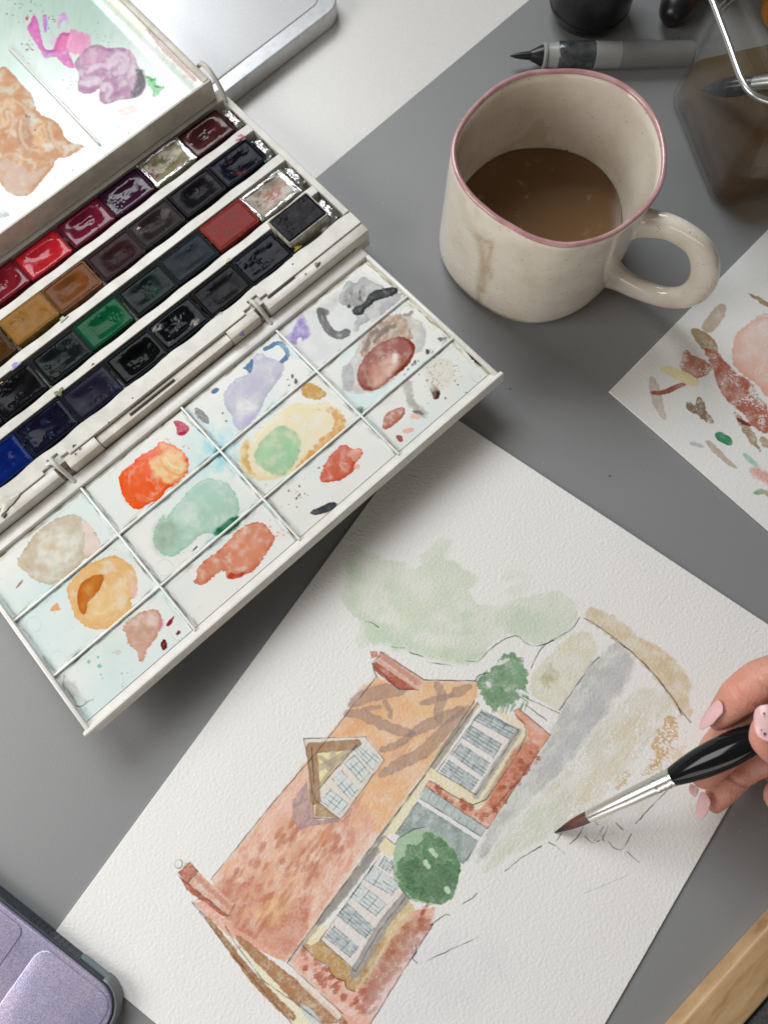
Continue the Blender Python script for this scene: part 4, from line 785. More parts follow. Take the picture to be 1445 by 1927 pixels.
cv.wash([(700,600),(740,570),(755,650),(740,710),(700,680)], (150,150,150), 0.6, 0.4, 4, 2, 6, 9, 0.5, 14); cv.wash([(1040,380),(1075,430),(1060,520),(1020,525),(1045,460)], (172,176,176), 0.6, 0.4, 4, 2, 5, 9, 0.5, 14)
for P in ([(800,520),(820,450),(850,430)],[(840,480),(880,420),(930,410)],[(870,450),(900,430)]): cv.stroke(P, 7, (92,70,52), 0.7, 0.3, 2.5, 6, 1.2)
cv.dots([(1077,525,4,.8),(1100,532,3.4,.8),(1020,575,3,.6),(1010,585,2.6),(990,605,2.2),(1035,568,2),(975,628,2)], (60,36,30)); cv.wash([(1115,465),(1140,462),(1165,458),(1150,478),(1130,480)], (110,110,106), 0.9, 0.3, 3, 1, 2, 6, 0.3, 8); cv.stroke([(975,362),(1000,360),(1005,350)], 6, (120,105,95), 0.8, .2, 1.5, 6)
cv.wash([(605,650),(700,720),(860,700),(960,640),(1040,560),(1180,480),(1000,640),(790,800),(760,790)], (200,218,214), 0.8, 0.1, 4, 5, 6, 14, 0.4, 20)
cv.wash([(770,770),(800,780),(785,802),(765,790)], (40,90,84), 0.9, 0.2, 3, 4, 3, 8, 0.3, 10); cv.wash([(130,955),(160,950),(180,975),(150,1000),(128,985)], (30,70,90), 0.9, 0.2, 3, 4, 3, 8, 0.3, 10)
cv.wash([(1085,690),(1092,672),(1110,670),(1136,705),(1125,735),(1108,742),(1098,720)], (78,42,32), 1.0, 0.2, 3, 0.8, 2, 8, 0.2, 10, puddle="dark brown paint drop", hgt=G * .7, rough=0.1)
cv.spatter(1130, 640, 60, 20, 0.5, 1.9, (104,70,56)); cv.spatter(1160, 600, 30, 14, 0.5, 1.6, (120,100,90)); cv.spatter(1095, 650, 8, 8, 1.2, 2.8, (84,48,38))
cv.wash([(1060,590),(1120,550),(1190,560),(1195,640),(1150,700),(1080,700)], (210,200,180), 0.6, 0.3, 4, 3, 5, 12, 0.5, 14)
cv.wash([(1242,502),(1262,512),(1300,550),(1345,592),(1322,598),(1290,575),(1262,548)], (26,26,28), 1.0, 0.1, 3, 0.8, 2.5, 6, 0.2, 14)
cv.stroke([(985,660),(995,720),(1005,760),(1060,805)], 14, (140,130,122), 0.7, 0.2, 5, 7, 3, dry=0.3); cv.wash([(1000,790),(1040,785),(1065,805),(1040,812)], (110,105,96), 0.9, 0.2, 3, 1, 2, 7, 0.3, 9)
cv.wash([(875,858),(885,805),(930,780),(975,772),(976,805),(945,838),(905,868),(882,872)], (178,116,94), 0.95, 0.4, 4, 0.9, 3, 10, 0.4, 14, puddle="brown paint puddle", hgt=G * .6, rough=0.2)
cv.wash([(1000,800),(1050,805),(1040,825),(1000,825)], (224,180,162), 0.9, 0.3, 4, 1.5, 3, 10, 0.3, 14); cv.wash([(930,900),(960,895),(970,925),(950,930)], (156,74,58), 1.0, 0.3, 3, 0.8, 1.5, 8, 0.2, 9); cv.wash([(962,880),(985,865),(1018,863),(1015,880),(980,892)], (224,172,156), 0.95, 0.3, 3, 1, 1.5, 8, 0.2, 9)
for q in ((1130,450,36),(1305,628,36),(985,350,30),(808,150,33)): cv.ink([(q[0] + q[2] * math.cos(t), q[1] + q[2] * math.sin(t)) for t in np.linspace(0, 6.3, 20)], 1.0, (150, 152, 148), 0.55)
cv.zf = lambda x, y: (x, y)
for _ in range(260):
    x, y = cv.X[RNG.integers(cv.X.size)], cv.Y[RNG.integers(cv.X.size)]; i = RNG.integers(cv.X.size); cv.dots([(cv.X[i], cv.Y[i], 0.5 + 0.9 * RNG.random())], (100, 92, 84), 0.6 * RNG.random())
cv.split("mixing_surface", M['lid_paint'], lid)
def divider(fr, P0, P1, wdt, hgt, parent, mtl):
    d = np.array(P1) - np.array(P0); n = unit(np.array([-d[1], d[0]])) * wdt / 2; p = [tuple(np.array(P0) + n), tuple(np.array(P0) - n), tuple(np.array(P1) - n), tuple(np.array(P1) + n)]
    bm = bmesh.new(); prism(bm, fr, p, -0.0004, hgt, 0.0004, 2); return autosmooth(from_bm("divider", bm, mtl, parent), 50)
M['divider'] = speckled('divider_plastic', (0.60, 0.62, 0.60), (0.80, 0.785, 0.74), 160, 0.28, 0.05, 0.0001, 500, 0.28, 0.45)
for c0 in L3: divider(LID, (-0.1155, c0), (0.1155, c0), 0.0011, 0.0012, lid, M['divider'])
for c0 in R3: divider(LID, (c0, 0.0006), (c0, 0.0885), 0.0011, 0.0014, lid, M['divider'])
# --- mixing lid folded back
bm = bmesh.new()
prism(bm, BACK, rect(-0.119, 0.119, -0.0002, 0.0012), -0.0105, 0.0013, 0.0004, 2)
prism(bm, BACK, rect(0.1150, 0.1188, 0.0012, 0.120), -0.0105, 0.0016, 0.0006, 2)
prism(bm, BACK, rect(-0.1188, -0.1150, 0.0012, 0.120), -0.0105, 0.0016, 0.0006, 2)
prism(bm, BACK, rect(-0.119, 0.119, 0.120, 0.1225), -0.0105, 0.0016, 0.0006, 2)
prism(bm, BACK, rect(-0.117, 0.117, 0.0008, 0.121), -0.0035, -0.0022)
blid = from_bm("back_mixing_lid", bm, M['plastic_dirty'], box); autosmooth(blid, 35)
path = spline([BACK.P(0.1205, 0.0135, -0.002), BACK.P(0.1212, 0.010, 0.0022), BACK.P(0.1214, 0.003, 0.0020), BACK.P(0.1214, -0.003, -0.004), BACK.P(0.1212, -0.005, -0.010)], 5)
from_bm("hinge_arm", sweep(path, [(0.0012, 0.0011)] * len(path), 10), M['plastic'], blid, None, True)
cv = Canvas(BACK, -0.1152, 0.1152, 0.0010, 0.1205, 0.00048, (226, 234, 230), (0.76, 0.78, 0.755), 0.16)
cv.h -= 0.0016
slope = sstep(0.1045, 0.1152, cv.A); cv.h += (0.0022 * slope).astype(np.float32); cv.h0 = cv.h.copy()     # the floor climbs to the right-hand wall
tone = fbm(cv.A * 30, cv.B * 30, 3, 91); cv.T *= cv.tr((186, 214, 200))[None] ** np.clip(0.35 + tone * 0.8 + 0.6 * sstep(0.03, 0.09, cv.B), 0, 1.2)[:, None]
cv.T *= cv.tr((200, 210, 200))[None] ** np.clip(fbm(cv.A * 20 + cv.B * 40, (cv.B - cv.A) * 300, 2, 92) * 0.5, 0, 1)[:, None]
cv.zoom(0, 0, 3.4405)
p = "ochre and tan paint mass"
cv.wash([(-60,440),(0,418),(30,412),(60,450),(100,490),(160,560),(200,600),(235,720),(330,755),(385,800),(410,870),(440,905),(550,928),(500,965),(425,1005),(360,1010),(330,1080),(250,1170),(200,1240),(130,1265),(40,1235),(0,1180),(-60,1100)], (196,148,98), 1.0, 0.15, 5, 0.9, 4, 9, 0.8, 22, puddle=p, hgt=G * 1.5, rough=0.5)
cv.wash([(100,900),(120,780),(170,730),(200,800),(180,900),(200,960),(140,980)], (176,132,104), 0.8, 0.3, 5, 4, 8, 14, 0.6, 18)
cv.wash([(0,1000),(100,1040),(200,1110),(300,1060),(250,1150),(130,1250),(30,1220),(-20,1150)], (196,170,150), 0.8, 0.2, 5, 6, 8, 14, 0.6, 18)
cv.wash([(0,640),(60,600),(100,680),(60,800),(0,820)], (222,190,145), 0.6, 0.2, 5, 6, 8, 14, 0.6, 18, op=True); cv.wash([(215,790),(260,760),(300,830),(280,930),(220,930)], (222,182,130), 0.7, 0.4, 5, 4, 8, 14, 0.6, 14, op=True)
for P in ([(40,760),(20,720),(40,690),(70,740),(60,820),(20,830)],[(120,760),(110,860),(160,950),(230,950)],[(180,790),(200,850),(260,780),(290,860)],[(60,620),(130,660),(170,720)],[(300,800),(330,900),(380,960)]): cv.stroke(P, 7, (152,100,62), 0.6, 0.2, 2, 8, 2); cv.stroke([(x + 9, y + 7) for x, y in P], 6, (226,196,158), 0.6, 0, 2, 8, 2, op=True)
cv.dots([(165,737,2.2),(185,740,1.6),(222,828,1.4)], (40,30,26)); cv.wash([(220,640),(260,630),(300,650),(290,700),(240,700)], (206,210,206), 0.6, 0.6, 3, 2, 4, 8, 0.6, 9)
p = "magenta paint streaks"
MG = (196,52,164)
cv.wash([(165,160),(190,130),(210,70),(235,110),(258,210),(275,300),(340,312),(352,255),(380,205),(400,190),(435,200),(472,182),(450,260),(430,310),(470,392),(480,430),(430,420),(385,380),(350,342),(285,362),(262,320),(230,270),(185,200)], MG, 1.0, 0.25, 4, 0.9, 2.2, 7, 0.5, 16, puddle=p, hgt=G, rough=0.3, sm=1)
cv.wash([(350,250),(400,200),(450,200),(430,290),(380,330),(345,310)], (206,40,110), 0.5, 0.2, 4, 6, 6, 10, 0.5, 16); cv.wash([(260,320),(350,310),(345,345),(285,360)], (150,30,160), 0.6, 0.2, 4, 4, 4, 9, 0.4, 14)
cv.wash([(160,85),(180,95),(175,115),(160,110)], (190,40,100), 0.95, 0.2, 3, 0.8, 2, 6); cv.wash([(265,65),(298,80),(298,150),(290,210),(275,160)], (186,120,206), 0.85, 0.3, 4, 1, 3, 8, 0.3, 12); cv.wash([(360,110),(400,50),(435,90),(435,160),(410,100),(385,130),(375,180)], (206,160,214), 0.8, 0.5, 4, 1, 4, 8, 0.4, 12); cv.wash([(320,240),(350,200),(350,260),(320,280)], (206,160,220), 0.7, 0.2, 4, 4, 4, 8, 0.4, 12)
for k in range(9): x = 445 + k * 14; cv.stroke([(x + 14, 175 + 5 * k), (x, 230 + 8 * k), (x - 18, 310 + 4 * k)], 6 + 3 * (k % 3), (216,120,170), 0.75, 0.3, 3, 7, 1, taper=0.6)
p = "mauve swirled paint puddle"
cv.wash([(470,405),(500,350),(560,280),(640,270),(700,300),(760,288),(830,300),(872,350),(880,400),(930,470),(940,540),(915,590),(860,622),(760,632),(690,662),(640,645),(635,600),(650,545),(590,592),(520,590),(495,560),(510,460)], (176,132,166), 1.0, 0.1, 5, 0.9, 3, 10, 0.8, 20, puddle=p, hgt=G * 1.4, rough=0.45, sm=1)
cv.wash([(540,330),(640,290),(690,360),(620,420),(540,430)], (214,140,178), 0.5, 0.2, 5, 6, 8, 12, 0.6, 16); cv.wash([(700,330),(790,310),(850,360),(850,450),(770,480),(710,430)], (170,150,166), 0.6, 0.2, 5, 6, 8, 12, 0.6, 16)
for P in ([(700,420),(720,350),(790,330),(830,380),(800,450),(740,460)],[(730,400),(770,360),(800,400),(770,430)],[(560,450),(640,400),(700,420)],[(660,560),(690,520),(720,560),(690,610)],[(520,520),(580,540),(630,500)],[(850,330),(870,400),(830,480)]): cv.stroke(P, 9, (226,206,222), 0.6, 0, 2, 8, 2, op=True)
cv.stroke([(885,440),(915,470),(905,540),(870,590),(850,605)], 17, (70,66,70), 0.9, 0.2, 3, 10, 3, taper=0.6, bristle=0.6)
cv.wash([(930,470),(960,478),(985,495),(1012,485),(998,525),(1030,545),(1062,540),(1060,558),(1030,568),(1020,600),(978,618),(988,575),(955,530)], (58,176,84), 0.95, 0.3, 4, 0.9, 4, 9, 0.4, 16, puddle="green paint splash", hgt=G, rough=0.2)
cv.wash([(752,706),(790,690),(858,664),(888,682),(860,718),(800,732),(775,720)], (230,194,182), 0.9, 1.6, 2.2, 0.9, 4, 8, 0.2, 14); cv.ink([(920 + 10 * math.cos(t), 685 + 10 * math.sin(t)) for t in np.linspace(0, 6.3, 14)], 1.0, (150,160,160), .6)
cv.stroke([(905,125),(960,190),(1020,270),(1090,345),(1180,430),(1250,505),(1265,520)], 8, (92,44,30), 1.0, 0.3, 1.6, 7, 1.0, mott=0.4, taper=0.3); cv.stroke([(905,110),(1000,230),(1100,330),(1270,510)], 22, (170,120,90), 0.5, 0.3, 8, 8, 4, dry=0.35)
cv.stroke([(740,0),(880,110),(920,160)], 30, (206,196,160), 0.6, 0.2, 6, 9, 5)
cv.spatter(175, 40, 30, 16, 0.5, 1.6, (150,90,110)); cv.spatter(320, 110, 24, 10, 0.5, 1.8, (140,80,110)); cv.spatter(180, 300, 18, 14, 0.5, 1.8, (130,60,80)); cv.spatter(455, 500, 12, 9, 0.6, 2.4, (120,100,110)); cv.spatter(620, 220, 30, 18, 0.5, 1.4, (170,140,150)); cv.spatter(400, 1100, 20, 14, 0.5, 1.6, (110,110,110)); cv.spatter(800, 815, 12, 9, 0.5, 1.6, (110,100,100))
cv.wash([(160,258),(180,275),(212,312),(195,305)], (120,30,60), 1.0, 0.2, 3, 0.8, 1.5, 6); cv.ink([(340,595),(470,720),(590,875)], 3.0, (40,44,48), 0.9); cv.ink([(230,1200),(280,1165),(340,1110),(400,1080)], 2, (120,120,120), 0.6)
for q in ((742,45,44),(1028,345,44)): cv.ink([(q[0] + q[2] * math.cos(t), q[1] + q[2] * math.sin(t)) for t in np.linspace(0, 6.3, 20)], 1.1, (140, 152, 142), 0.6)
cv.wash([(-20,1360),(30,1345),(60,1380),(20,1400),(-20,1400)], (120,125,125), 0.8, 0.4, 3, 1, 5, 7, 0.5, 9)
cv.split("mixing_surface", M['back_lid_paint'], blid, flip=True)
p0 = BACK.L(15, 84); p1 = BACK.L(174, 257); am = (p0[0] + p1[0]) / 2
divider(BACK, (am, p0[1]), (am, 0.010), 0.0012, -0.0002, blid, M['divider'])
a, b = BACK.L(42, 487); 
for x, y, r, c in ((27,380,2.2,(150,150,140)),(10,385,1.6,(120,120,115)),(49,436,.9,(200,70,50)),(15,455,1.4,(110,108,100)),(200,312,.6,(90,80,90)),(240,270,.8,(170,150,140))):
    pass

# ------------------------------------------------------------------ pans of paint
def cake(parent, fr, a, b, w, la, lb, c, dip, lump, patch, rough, seed, label=None, spots=()):
    na, nb = 44, 30; A, B = np.meshgrid(np.linspace(-la, la, na), np.linspace(-lb, lb, nb)); A = A.ravel(); B = B.ravel()
    ex = np.minimum(la - np.abs(A), lb - np.abs(B)); e = sstep(0, 0.0045, ex)
    ca, cb = 0.0012 * math.sin(seed * 3.1), 0.0008 * math.cos(seed * 2.3)
    well = np.exp(-(((A - ca) / (la * 0.62)) ** 4 + ((B - cb) / (lb * 0.55)) ** 4))
    n1 = fbm(A * 170 + seed * 7, B * 230, 2, seed); n2 = np.abs(fbm(A * 240 + seed * 5, B * 420, 3, seed + 40)); n3 = fbm(A * 120 + seed * 3, B * 160, 2, seed + 70)
    h = -dip * well * (0.85 + 0.3 * n1) + lump * 0.45 * n1 * e + lump * 1.5 * sstep(0.07, 0.0, n2) * sstep(0.0, 0.35, n3) * e - 0.0003 * (1 - sstep(0, 0.0012, ex))
    base = lin(c) * 0.8; col = np.tile(base, (A.size, 1)) * (1 + 0.3 * n1)[:, None]
    if patch is not None:
        pc, amt = patch
        if amt > 0.2: m = sstep(0.40, 0.75, 0.5 + fbm(A * 130, B * 170, 3, seed + 9)) * 0.8
        else: m = np.clip(sstep(0.045, 0.0, n2) * sstep(-0.05, 0.3, n3) + 0.8 * sstep(0.28, 0.42, n3) * (well > 0.02), 0, 1) * min(1, amt * 12) * e
        col = col * (1 - m[:, None]) + lin(pc) * m[:, None]
    for sc, sa, sb, ra, rb in spots: m = np.exp(-(((A - sa) / ra) ** 2 + ((B - sb) / rb) ** 2) ** 2) * np.clip(0.45 + 2.6 * fbm(A * 500, B * 700, 3, seed + 5), 0, 1); col = col * (1 - m[:, None]) + lin(sc) * m[:, None]
    rr = np.full(A.size, rough) + 0.12 * n1 - 0.10 * sstep(0.07, 0.0, n2) * (rough > 0.175)
    V = fr.P(a + A, b + B, w + h); i = np.arange(na * nb).reshape(nb, na)
    return raw("paint_cake", V, np.stack([i[:-1, :-1], i[:-1, 1:], i[1:, 1:], i[1:, :-1]], -1).reshape(-1, 4)[:, ::-1], M['cake'] if rough < 0.175 and seed < 8 else M['cake_dry'], parent, label, True, (np.clip(col, 0.0005, 1), np.clip(rr, 0.05, 1)))
def cup(parent, fr, a, b, w, la, lb, mtl, hgt=0.0085):
    bm = bmesh.new(); outer = rrect(a - la, a + la, b - lb, b + lb, 0.0012, 3); inner = rrect(a - la + 0.0008, a + la - 0.0008, b - lb + 0.0008, b + lb - 0.0008, 0.0009, 3); foot = rrect(a - la + 0.0012, a + la - 0.0012, b - lb + 0.0012, b + lb - 0.0012, 0.001, 3)
    R = [[bm.verts.new(fr.P(x, y, z)) for x, y in p] for p, z in ((foot, w - hgt), (outer, w - 0.0004), (rrect(a - la + .0002, a + la - .0002, b - lb + .0002, b + lb - .0002, .0012, 3), w), (inner, w), (inner, w - 0.006))]
    n = len(outer)
    for k in range(4):
        for j in range(n): bm.faces.new((R[k][j], R[k][(j + 1) % n], R[k + 1][(j + 1) % n], R[k + 1][j]))
    bm.faces.new(R[0][::-1]); bm.faces.new(R[4])
    return autosmooth(from_bm("pan_cup", bm, mtl, parent), 50)
_cups = {}
def cupmat(c):
    if c not in _cups: q = lin(c); _cups[c] = speckled("pan_plastic", tuple(q * 0.4), tuple(q * 0.8), 260, 0.42, 0.10, 0.0001, 500, spec=0.04)
    return _cups[c]
WH = (205, 200, 186); ROWB = (-0.1003, -0.0752, -0.0486, -0.0237)
# row, place, colour, dip, lump, patches, roughness, cup colour, lift, label
PANS = [
 (0,0,(70,28,28),.0022,.0006,None,.16,(72,34,34),.0,"glossy dark maroon paint pan with a deep hollow, right end of back row"),
 (0,1,(138,130,98),.0020,.0008,((196,190,175),.28),.30,(168,166,140),.0,"nearly empty olive grey paint pan lined with shiny foil"),
 (0,2,(52,16,44),.0012,.0007,None,.12,(66,30,54),-.0004,"wet dark purple paint pan beside the nearly empty foil lined pan"),
 (0,3,(104,18,44),.0019,.0006,None,.14,(98,22,44),.0,"deep crimson paint pan between the dark purple and the bright red pans"),
 (0,4,(186,30,42),.0014,.0009,None,.14,(150,30,40),-.0003,"bright glossy red paint pan"),
 (0,5,(118,20,34),.0018,.0007,None,.14,(120,28,38),.0,"dark red paint pan left of the bright red pan"),
 (0,6,(150,40,30),.0016,.0006,None,.2,(130,44,36),.0,"brownish red paint pan at the left end of the reds"),
 (1,0,(14,18,32),.0013,.0007,((96,44,44),.02),.22,(26,30,42),.0,"blue black paint pan with a small rust smear beside crumpled foil"),
 (1,1,(24,19,25),.0020,.0004,((84,80,84),.06),.32,(38,34,40),-.0002,"worn violet black paint pan between the blue black and the grey brown pans"),
 (1,2,(42,34,33),.0018,.0004,((96,88,84),.06),.36,(54,48,48),.0,"dull grey brown paint pan next to the worn violet black pan"),
 (1,3,(52,30,32),.0018,.0005,None,.34,(60,44,46),-.0003,"dull reddish brown paint pan right of the smooth tan brown pan"),
 (1,4,(112,66,30),.0012,.0001,None,.24,(140,100,72),.0,"smooth tan brown paint pan with a clean soft hollow"),
 (1,5,(146,102,44),.0004,.0005,None,.26,(140,104,56),.0006,"full yellow ochre paint pan with a raised scratched surface"),
 (1,6,(70,46,20),.0018,.0006,None,.3,(92,68,36),.0,"dark umber paint pan left of the yellow ochre pan"),
 (2,0,(176,160,146),.0016,.0010,((200,194,188),.30),.35,(192,186,172),.0,"almost used up foil lined pan with a little pink paint left"),
 (2,1,(134,44,38),.0002,.0001,None,.32,(150,60,52),.0008,"smooth full brick red paint pan"),
 (2,2,(20,30,40),.0006,.0003,None,.34,(22,34,42),.0,"flat dark teal blue paint pan left of the brick red pan"),
 (2,3,(14,26,24),.0010,.0005,((40,70,58),.02),.28,(24,36,34),.0,"very dark green paint pan between the teal blue and the emerald pans"),
 (2,4,(8,82,48),.0012,.0006,None,.2,(12,62,42),.0,"vivid emerald green paint pan"),
 (2,5,(18,24,26),.0016,.0006,((66,68,66),.04),.25,(34,40,42),-.0003,"black green paint pan left of the emerald pan"),
 (2,6,(16,16,18),.0012,.0008,None,.2,(30,30,32),.0,"cracked black paint pan above the dark indigo pan"),
 (2,7,(20,18,18),.0012,.0006,None,.25,(34,34,34),.0,"black paint pan at the left end of the third row"),
 (3,0,(17,13,18),.0002,.0003,None,.3,WH,.0034,"full black paint pan in a white cup standing higher than its neighbours"),
 (3,1,(13,17,26),.0006,.0008,None,.2,(24,28,38),.0002,"lumpy navy black paint pan next to the raised white cupped pan"),
 (3,2,(13,11,13),.0008,.0004,None,.3,(22,21,24),.0,"matt black paint pan beside the right hinge lug"),
 (3,3,(11,14,19),.0022,.0007,((176,174,168),.05),.16,(26,32,36),.0,"hollow black paint pan with whitish flakes on its rim"),
 (3,4,(11,12,13),.0028,.0006,None,.16,(24,34,36),.0,"deeply hollowed black paint pan right of the dark indigo pan"),
 (3,5,(27,24,44),.0008,.0004,None,.3,(30,30,48),.0,"dull dark indigo paint pan"),
 (3,6,(17,17,36),.0012,.0008,((50,66,96),.03),.16,(28,36,44),.0,"dark navy paint pan between the indigo and the bright blue pans"),
 (3,7,(9,30,94),.0014,.0006,None,.16,(20,46,110),.0,"bright ultramarine blue paint pan at the left edge"),
]
SPOTS = {(2,0): (((150,46,44),.0004,-.0004,.0040,.0026), ((170,110,96),.0008,-.0002,.0066,.0044)), (1,0): (((110,52,46),-.0020,.0056,.0026,.0014),), (0,1): (((110,36,84),-.0094,.0010,.0022,.0050), ((96,90,62),.0006,.0,.0056,.0036)), (3,3): (((176,174,168),-.0085,-.0052,.0026,.0014), ((170,168,162),.0062,.0048,.0022,.0018)), (2,3): (((22,74,58),.003,.003,.003,.0016),)}
LA, LB = 0.0126, 0.0087
for k, (r, i, c, dip, lump, patch, rough, cc, lift, label) in enumerate(PANS):
    a = PAN0 - PITCH * i + 0.0003 * math.sin(k * 2.7); b = ROWB[r] + 0.0003 * math.cos(k * 1.9) - (0.003 if (r, i) == (3, 0) else 0); w = 0.0004 + lift
    t = empty("paint_pan", BOX.P(a, b, w - 0.0085), label, "paint pan", "pans of paint in the box")
    cup(t, BOX, a, b, w, LA, LB, cupmat(cc))
    cake(t, BOX, a, b, w - 0.0001 + (0.0003 if dip < 0.0007 else 0), LA - 0.0005, LB - 0.0005, c, dip, lump * (0.45 if rough < 0.175 else 0.9), patch, rough, k + 1, None, SPOTS.get((r, i), ()))
    if (r, i) in ((0, 1), (2, 0)):
        pass
# the used-up pans' red remains
a, b = PAN0 - 0.002, ROWB[2] + 0.0012
def foil(name, fr, pts, w, amp, seed, label, parent=None, n=16, mt=None):
    (ax, ay), (bx, by), (cx, cy), (dx, dy) = pts
    S, T_ = np.meshgrid(np.linspace(0, 1, n), np.linspace(0, 1, n)); S = S.ravel(); T_ = T_.ravel()
    A = (ax * (1 - S) + bx * S) * (1 - T_) + (dx * (1 - S) + cx * S) * T_; B = (ay * (1 - S) + by * S) * (1 - T_) + (dy * (1 - S) + cy * S) * T_
    r = np.random.default_rng(seed); A = A + r.normal(0, 0.00018, A.size); B = B + r.normal(0, 0.00018, B.size)
    h = w + amp * (np.abs(fbm(A * 260, B * 260, 2, seed)) * 2.2 - 0.5 + 0.25 * r.normal(0, 0.4, A.size)) - amp * 1.2 * (1 - np.minimum(1, 6 * np.minimum(np.minimum(S, 1 - S), np.minimum(T_, 1 - T_))))
    i = np.arange(n * n).reshape(n, n)
    return raw(name, fr.P(A, B, h), np.stack([i[:-1, :-1], i[:-1, 1:], i[1:, 1:], i[1:, :-1]], -1).reshape(-1, 4)[:, ::-1], mt or M['foil'], parent, None, False)
FO = [((412,200),(452,212),(462,240),(418,228)), ((462,258),(480,262),(518,285),(498,298)), ((530,305),(548,316),(578,345),(556,350)), ((595,366),(612,368),(640,405),(620,414))]
FOL = ["small twist of shiny foil at the row end beside the maroon pan", "crumpled foil at the end of the second pan row, beside the blue black pan", "folded foil flap at the row end beside the used up pink pan", "crumpled foil ball at the row end beside the raised white cupped pan"]
for k, q in enumerate(FO):
    pts = [BOX.L(*p) for p in q]; ca = sum(p[0] for p in pts) / 4; cb = sum(p[1] for p in pts) / 4
    pts = [(0.1151, cb - 0.0075), (0.1199, cb - 0.0065), (0.1197, cb + 0.0062), (0.1152, cb + 0.0070)]
    o = foil("foil_scrap", BOX, pts, -0.0004 - 0.0008 * (k % 2), 0.0011, 20 + k, None); tag(o, FOL[k], "foil", "foil scraps in the box")
for r, i, lab in ((0, 1, "foil lining"), (2, 0, "foil lining")):
    par = [o for o in COL.objects if o.get("label") == [p for p in PANS if p[0] == r and p[1] == i][0][-1]][0]
    a = PAN0 - PITCH * i; b = ROWB[r]
    for (x0, x1, y0, y1), s in (((-LA, LA, -LB, -LB + .0020), 5), ((-LA, LA, LB - .0020, LB), 6), ((LA - .0026, LA + .0004, -LB, LB), 7), ((-LA, -LA + .0018, -LB, LB), 8)):
        foil("foil_lining", BOX, [(a + x0, b + y0), (a + x1, b + y0), (a + x1, b + y1), (a + x0, b + y1)], 0.0008, 0.00035, s + r, None, par, 12)

# ------------------------------------------------------------------ silver slab behind the box
c0 = at(652, 6, 0.006); ang = rad(43.4)
SF = Frame((c0[0], c0[1], 0.0), (-math.cos(ang), -math.sin(ang), 0), (-math.sin(ang), math.cos(ang), 0))
slabo = empty("laptop", SF.P(0.15, 0.11, -0.0016), "silver metal slab like a closed laptop, its rounded corner showing behind the paint box", "laptop")
bm = bmesh.new(); prism(bm, SF, rrect(0, 0.30, 0, 0.21, 0.013, 10), -0.0010, 0.0085, 0.0026, 4); autosmooth(from_bm("casing", bm, M['silver_edge'], slabo), 30)
bm = bmesh.new(); prism(bm, SF, rrect(0.0085, 0.2915, 0.0085, 0.2015, 0.008, 10), 0.0050, 0.0092, 0.0005, 2); autosmooth(from_bm("lid_panel", bm, M['silver'], slabo), 30)
bm = bmesh.new(); prism(bm, SF, rrect(0.0006, 0.2994, 0.0006, 0.2094, 0.0125, 10), -0.0016, -0.0009); from_bm("base_gasket", bm, M['black_matt'], slabo)

# ------------------------------------------------------------------ mug of coffee
MH = 0.0705; MC = np.array([0.2115 * CAM_H, 0.6205 * CAM_H, 0])
zr = [(66,640),(82,580),(130,500),(200,422),(300,347),(400,308),(520,299),(680,308),(790,345),(880,405),(950,490),(988,580),(1003,680),(990,790),(942,880),(870,950),(790,1010),(680,1055),(560,1072),(450,1050),(330,990),(210,910),(120,820),(76,730)]
rim = np.array([at(820 + x / 2.312, y / 2.312, MH) for x, y in zr])[:, :2]
rc = rim.mean(0); MCx = np.array([rc[0], rc[1], 0]); th = np.arctan2(rim[:, 1] - rc[1], rim[:, 0] - rc[0]); rr_ = np.hypot(*(rim - rc).T)
o_ = np.argsort(th); th, rr_ = th[o_], rr_[o_]
NT = 160; TH_ = np.linspace(-np.pi, np.pi, NT, endpoint=False)
R0 = np.interp(TH_, np.concatenate([th - 2 * np.pi, th, th + 2 * np.pi]), np.tile(rr_, 3))
for _ in range(3): R0 = (np.roll(R0, 1) + 2 * R0 + np.roll(R0, -1)) / 4
Rm = R0.mean()
def ring_pts(s, z, off=0.0, mix=0.0): q = (R0 * (1 - mix) + Rm * mix) * s + off; return np.stack([rc[0] + q * np.cos(TH_), rc[1] + q * np.sin(TH_), np.full(NT, z)], 1)
def loft(rings, name, mtl, parent, label=None, cap=False, sm=True):
    V = np.vstack(rings); Q = []
    for k in range(len(rings) - 1):
        i = np.arange(NT); j = (i + 1) % NT; Q.append(np.stack([k * NT + i, k * NT + j, (k + 1) * NT + j, (k + 1) * NT + i], -1))
    bm = bmesh.new(); vs = [bm.verts.new(v) for v in V]
    for q in np.vstack(Q): bm.faces.new([vs[int(x)] for x in q])
    if cap: bm.faces.new(vs[-NT:])
    return from_bm(name, bm, mtl, parent, label, sm)
mug = empty("mug", (rc[0], rc[1], 0), "cream speckled mug with a pink rim, half full of milky coffee", "mug")
g = mat('mug_glaze', (0.6, 0.55, 0.47), 0.14, 0, 0.5, Coat_Weight=0.4, Coat_Roughness=0.08); v = coords(g)
base = ramp(g, noise(g, v, 55, 5, 0.65), [(0.3, (0.64, 0.555, 0.45)), (0.5, (0.72, 0.655, 0.555)), (0.72, (0.76, 0.715, 0.625))])
vo = nd(g, "ShaderNodeTexVoronoi"); vo.inputs["Scale"].default_value = 480; lk(g, v, vo.inputs["Vector"])
sp = nd(g, "ShaderNodeMapRange"); sp.inputs[1].default_value = 0.10; sp.inputs[2].default_value = 0.24; sp.inputs[3].default_value = 0.55; sp.inputs[4].default_value = 0.0; lk(g, vo.outputs["Distance"], sp.inputs[0])
gate = nd(g, "ShaderNodeMath", operation='GREATER_THAN'); gate.inputs[1].default_value = 0.55; lk(g, noise(g, v, 240, 2), gate.inputs[0])
